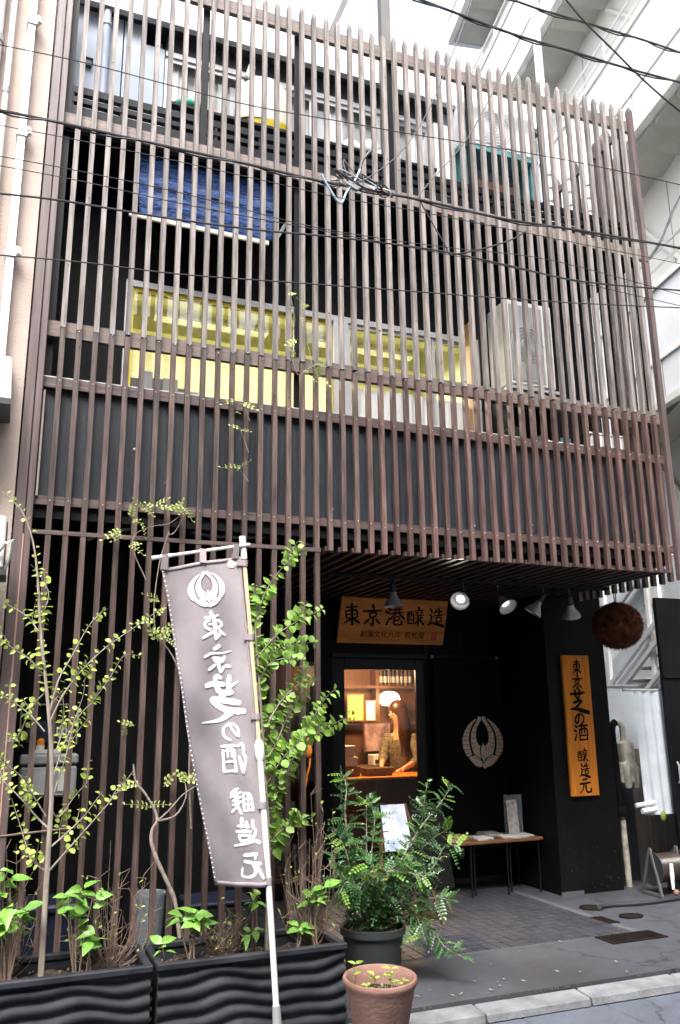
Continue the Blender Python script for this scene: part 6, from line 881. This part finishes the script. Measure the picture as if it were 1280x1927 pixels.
for k, (c, n, s) in enumerate(DATA['hyd']):
    n = int(n * 2.1)
    c = Vector(c); t = thing('hydrangea', HLAB[k], 'plant', (c.x, c.y, .31), 'hydrangeas in the planters'); tops = []
    ns = max(1, n // 4)
    for j in range(ns):
        tip = c + Vector((rnd(-.5, .5) * s, rnd(-.3, .3) * s, rnd(-.1, .45) * s)); b = Vector((c.x + rnd(-.02, .02), c.y + rnd(-.02, .02), .315)); Pp = smooth([b, b.lerp(tip, .55) + Vector((rnd(-.02, .02), 0, 0)), tip], 3); MB().tube(Pp, [.005, .005, .005, .004, .004, .003, .003][:len(Pp)], 5).build('stem', MT['twig'], t); tops.append((tip, b))
    for j in range(n):
        tip, b = tops[j % ns]; lv = (j // ns); h = tip.lerp(b, min(.8, .14 * (lv // 2))) + Vector((rnd(-.02, .02), rnd(-.02, .02), 0)); a = j * 2.4 + rnd(-.4, .4); dd = Vector((math.cos(a), math.sin(a) * .8 - .1, rnd(-.15, .55))).normalized()
        inst('leaf', random.choice(hl), t, h, orient(dd, Vector((rnd(-.5, .5), -.55 + rnd(-.3, .3), 1)), rnd(-.5, .5)), rnd(.055, .125) * (.75 if n < 10 else 1))
DLAB = ['bare twiggy shrub with tiny buds behind the left planter leaves', 'low bare twiggy shrub under the banner', 'tall bare twiggy shrub beside the bush', 'sparse twiggy shrub at the left edge']
bud = leaf_mesh('bud', .02, .011, MT['lk'], 'lance', .3, .1)
for k, (c, h, w) in enumerate(DATA['dry']):
    c = Vector((c[0], c[1], .31)); t = thing('dry_shrub', DLAB[k], 'shrub', tuple(c), 'dry shrubs in the planters'); m = MB(); nb_ = 0; tips = []
    for j in range(46 if k != 2 else 54):
        a = rnd(0, 6.28); rr = w * rnd(.15, 1) ; hh = h * rnd(.35, 1) * (1 - .35 * rr / w); e = c + Vector((rr * .95 * math.cos(a), rr * .55 * math.sin(a), hh)); mid = c + Vector((rr * .62 * math.cos(a) + rnd(-.04, .04), rr * .35 * math.sin(a), hh * rnd(.25, .5)))
        Pp = smooth([c + Vector((rnd(-.01, .01), rnd(-.01, .01), 0)), mid, e], 3); m.tube(Pp, [.0038, .0032, .0027, .0022, .0018, .0014, .001][:len(Pp)], 4); tips.append(Pp)
        for q in range(3): b = random.choice(Pp[2:]); e2 = b + Vector((rnd(-.09, .09), rnd(-.06, .06), rnd(-.01, .09))); m.tube([b, e2], [.002, .001], 3); tips.append([b, e2])
    m.build('branches', MT['twig'], t)
    for j in range(46): Pp = random.choice(tips); inst('bud', bud, t, Pp[-1].lerp(Pp[-2], rnd(0, .5)), orient(Vector((rnd(-1, 1), rnd(-1, .4), rnd(.1, 1))), (0, -.5, 1)), rnd(.7, 1.5))
# vine on the screen: stems and compound leaves
def compound(nm, n, L, lw, ll, material, droop=.25):
    m = MB(); m.sm = False; p = [Vector((L * i / n, 0, -droop * L * (i / n) ** 2)) for i in range(n + 1)]; m.tube([tuple(q) for q in p], .0012, 3, False)
    for i in range(1, n + 1):
        for sg in ((-1, 1) if i < n else (0,)):
            d_ = Vector((.45, sg, -.12)).normalized() if sg else Vector((1, 0, -.2)).normalized(); s_ = ll * (1 - .35 * abs(i / n - .45)); w_ = Vector((-d_.y, d_.x, 0)).normalized() * lw / 2
            q = p[i]; tl_ = Vector((0, 0, .15 * lw)); m.v += [tuple(q + d_ * .003), tuple(q + d_ * s_ * .32 - w_ * .9 + tl_), tuple(q + d_ * s_ * .7 - w_ * .85 + tl_), tuple(q + d_ * s_), tuple(q + d_ * s_ * .7 + w_ * .85 + tl_), tuple(q + d_ * s_ * .32 + w_ * .9 + tl_)]; k_ = len(m.v) - 6; m.f += [(k_, k_ + 1, k_ + 2, k_ + 3), (k_, k_ + 3, k_ + 4, k_ + 5)]
    return m.mesh(nm, material)
vt = thing('wisteria_vine', 'woody vine with pale compound leaves climbing through the slats', 'vine', (DATA['vine'][0][0][0], DATA['vine'][0][0][1], .31))
for k, p in enumerate(DATA['vine']):
    Pp = smooth(p, 4); r0 = .014 if k == 0 else .007 if k < 4 else .004; MB().tube(Pp, [r0 * (1 - .6 * i / (len(Pp) - 1)) * rnd(.85, 1.15) for i in range(len(Pp))], 7).build('stem', MT['vinew'], vt)
vl = [compound('leaf', 4, .10, .022, .036, MT['lv'], .4), compound('leaf', 5, .12, .02, .034, MT['lv'], .7), compound('leaf', 3, .07, .02, .03, MT['lv'], .2)]
for c, n in DATA['vleaf']:
    for j in range(n): dd = Vector((rnd(-1, 1), rnd(-.8, .1), rnd(-.3, .9))).normalized(); inst('leaf', random.choice(vl), vt, Vector(c) + Vector((rnd(-.02, .02), 0, rnd(-.02, .02))), orient(dd, (rnd(-.4, .4), -.7, .6)), rnd(.7, 1.1))
# dark evergreen bush in the dark pot
bt_ = thing('evergreen_bush', 'dense bush with fine dark compound leaves in the dark pot', 'shrub', (2.37, -.14, .3))
fr = [compound('leaf', 6, .125, .021, .034, MT['lb'], .35), compound('leaf', 7, .15, .020, .032, MT['lb'], .6), compound('leaf', 5, .10, .022, .034, MT['lb'], .2)]; fn = [compound('leaf', 6, .13, .019, .032, MT['lb2'], .25), compound('leaf', 5, .11, .02, .03, MT['lb2'], .1)]
random.seed(11); nfr = 0; inner = MB()
def fro(q, dv):
    a = rnd(0, 6.283); o1 = dv.orthogonal().normalized(); o2 = dv.cross(o1); return (o1 * math.cos(a) + o2 * math.sin(a) + dv * rnd(.1, .9) + Vector((0, -.15, .1))).normalized()
for p, k in DATA['bush']:
    p = [[2.37 + rnd(-.04, .04), -.14 + rnd(-.04, .04), .30]] + p[1:]; Pp = smooth(p, 4); MB().tube(Pp, [.008 * (1 - .75 * i / (len(Pp) - 1)) for i in range(len(Pp))], 5).build('stem', MT['bark'], bt_)
    for q, dv, f in along(Pp, .042, .30):
        if nfr < 296: inst('leaf', random.choice(fn if f > .86 else fr), bt_, q, orient(fro(q, dv), (rnd(-.5, .5), -.4, 1)), rnd(.6, 1.0)); nfr += 1
    for q, dv, f in along(Pp, .018, .10):
        me_ = random.choice(fr); ro = orient(fro(q, dv), (rnd(-.6, .6), -.4, 1)); sc_ = rnd(.55, 1.0) * (1 - .25 * f); jit = Vector((rnd(-.05, .05), rnd(-.05, .05), rnd(-.05, .05))) * (1.3 - f); st_ = len(inner.v)
        inner.v += [tuple(q + jit + ro @ (v.co * sc_)) for v in me_.vertices]; inner.f += [tuple(st_ + i for i in pl.vertices) for pl in me_.polygons]
struct(inner.build('inner_foliage', MT['lb'], bt_), 'stuff')
# seedlings in the terracotta pot
sl_ = [leaf_mesh('leaf', 1, .55, MT['lk'], 'ovate', .2, .2)]
for k, (x, y, h, n, lb) in enumerate(((1.88, -1.02, .16, 4, 'tallest seedling at the left of the terracotta pot'), (1.94, -1.06, .06, 4, 'low seedling at the left inside the terracotta pot'), (2.03, -.93, .07, 4, 'seedling at the back of the terracotta pot'), (2.10, -1.0, .11, 6, 'branched seedling right of centre in the terracotta pot'), (2.03, -1.12, .035, 3, 'flat seedling at the front of the terracotta pot'), (2.16, -1.03, .05, 3, 'small seedling at the right of the terracotta pot'))):
    t = thing('seedling', lb, 'seedling', (x, y, .2), 'seedlings in the terracotta pot'); MB().tube([(x, y, .2), (x + .004, y, .2 + h * .6), (x + rnd(-.01, .01), y, .205 + h)], [.003, .0025, .002], 5).build('stem', MT['lk2'], t)
    for j in range(n): a = j * 2.2 + k; dd = Vector((math.cos(a), math.sin(a), .35)).normalized(); inst('leaf', sl_[0], t, (x, y, .205 + h * (1 - .3 * (j // 2))), orient(dd, (0, -.3, 1)), rnd(.035, .055))
m = MB()
for k in range(5): x = 2.05 + rnd(-.05, .05); m.tube([(x, -1.03, .2), (x + rnd(-.02, .02), -1.03, .30), (x + rnd(-.05, .05), -1.04, .27 + rnd(0, .06))], .0012, 3)
struct(tag(m.build('dry_grass', MT['lv']), 'few thin grass blades in the terracotta pot', 'grass'), 'stuff')

# ================================================================== OVERHEAD WIRES
for lab, pts, r_ in DATA['wires']:
    Pp = smooth(pts, 5); a, b = Pp[0], Pp[-1]; Pp = [a + (a - Pp[1]).normalized() * 4] + Pp + [b + (b - Pp[-2]).normalized() * (5 if 'slack' not in lab and 'splice bundle' not in lab.split('to the')[-1] and 'thick cable' not in lab.split('to the')[-1] else .01)]
    if 'slack' in lab or 'sloping' in lab or 'rising' in lab: Pp = smooth(pts, 5)
    m = MB(); m.tube(Pp, r_, 6)
    if r_ >= .009:   # a lashed strand beside it
        m.tube([p + Vector((0, -.010 * math.cos(i * 1.3), -.012 + .012 * math.sin(i * 1.3))) for i, p in enumerate(Pp)], r_ * .6, 5)
    tag(m.build('overhead_wire', MT['cable']), lab, 'wire', 'overhead wires')
sp_ = Vector(DATA['splice']); t = thing('splice_bundle', 'tangled cable splice bundle hanging on the thick cable', 'cable splice', tuple(sp_)); random.seed(3)
for k in range(16):
    a = sp_ + Vector((rnd(-.2, .2), rnd(-.03, .03), rnd(-.03, .03))); m = MB(); m.tube(smooth([a, a + Vector((rnd(-.08, .12), rnd(-.05, .05), rnd(-.02, .12))), a + Vector((rnd(0, .2), rnd(-.05, .05), rnd(-.06, .06))), a + Vector((rnd(.05, .28), 0, rnd(-.07, .02)))], 4), rnd(.004, .008), 5); m.build('cable', MT['cable'] if k % 3 else MT['grey'], t)
for k in range(5): a = sp_ + Vector((rnd(-.12, .18), -.02, rnd(-.03, .03))); MB().bar(a, a + Vector((.09, 0, -.03)), .03, .025).build('splice_case', MT['grey'], t)
MB().tube(smooth([sp_ + Vector((.06, -.02, .12)), sp_ + Vector((.02, -.03, .02)), sp_ + Vector((-.05, -.02, -.10)), sp_ + Vector((-.1, -.02, -.2)), sp_ + Vector((-.2, -.02, -.07)), sp_ + Vector((-.24, -.02, 0))], 4), .009, 6).build('loop', MT['gcable'], t)
MB().tube(smooth([sp_ + Vector((.06, -.02, .12)), sp_ + Vector((.08, -.02, .2)), sp_ + Vector((.15, -.02, .3))], 3), .012, 6).build('riser', MT['cable'], t)
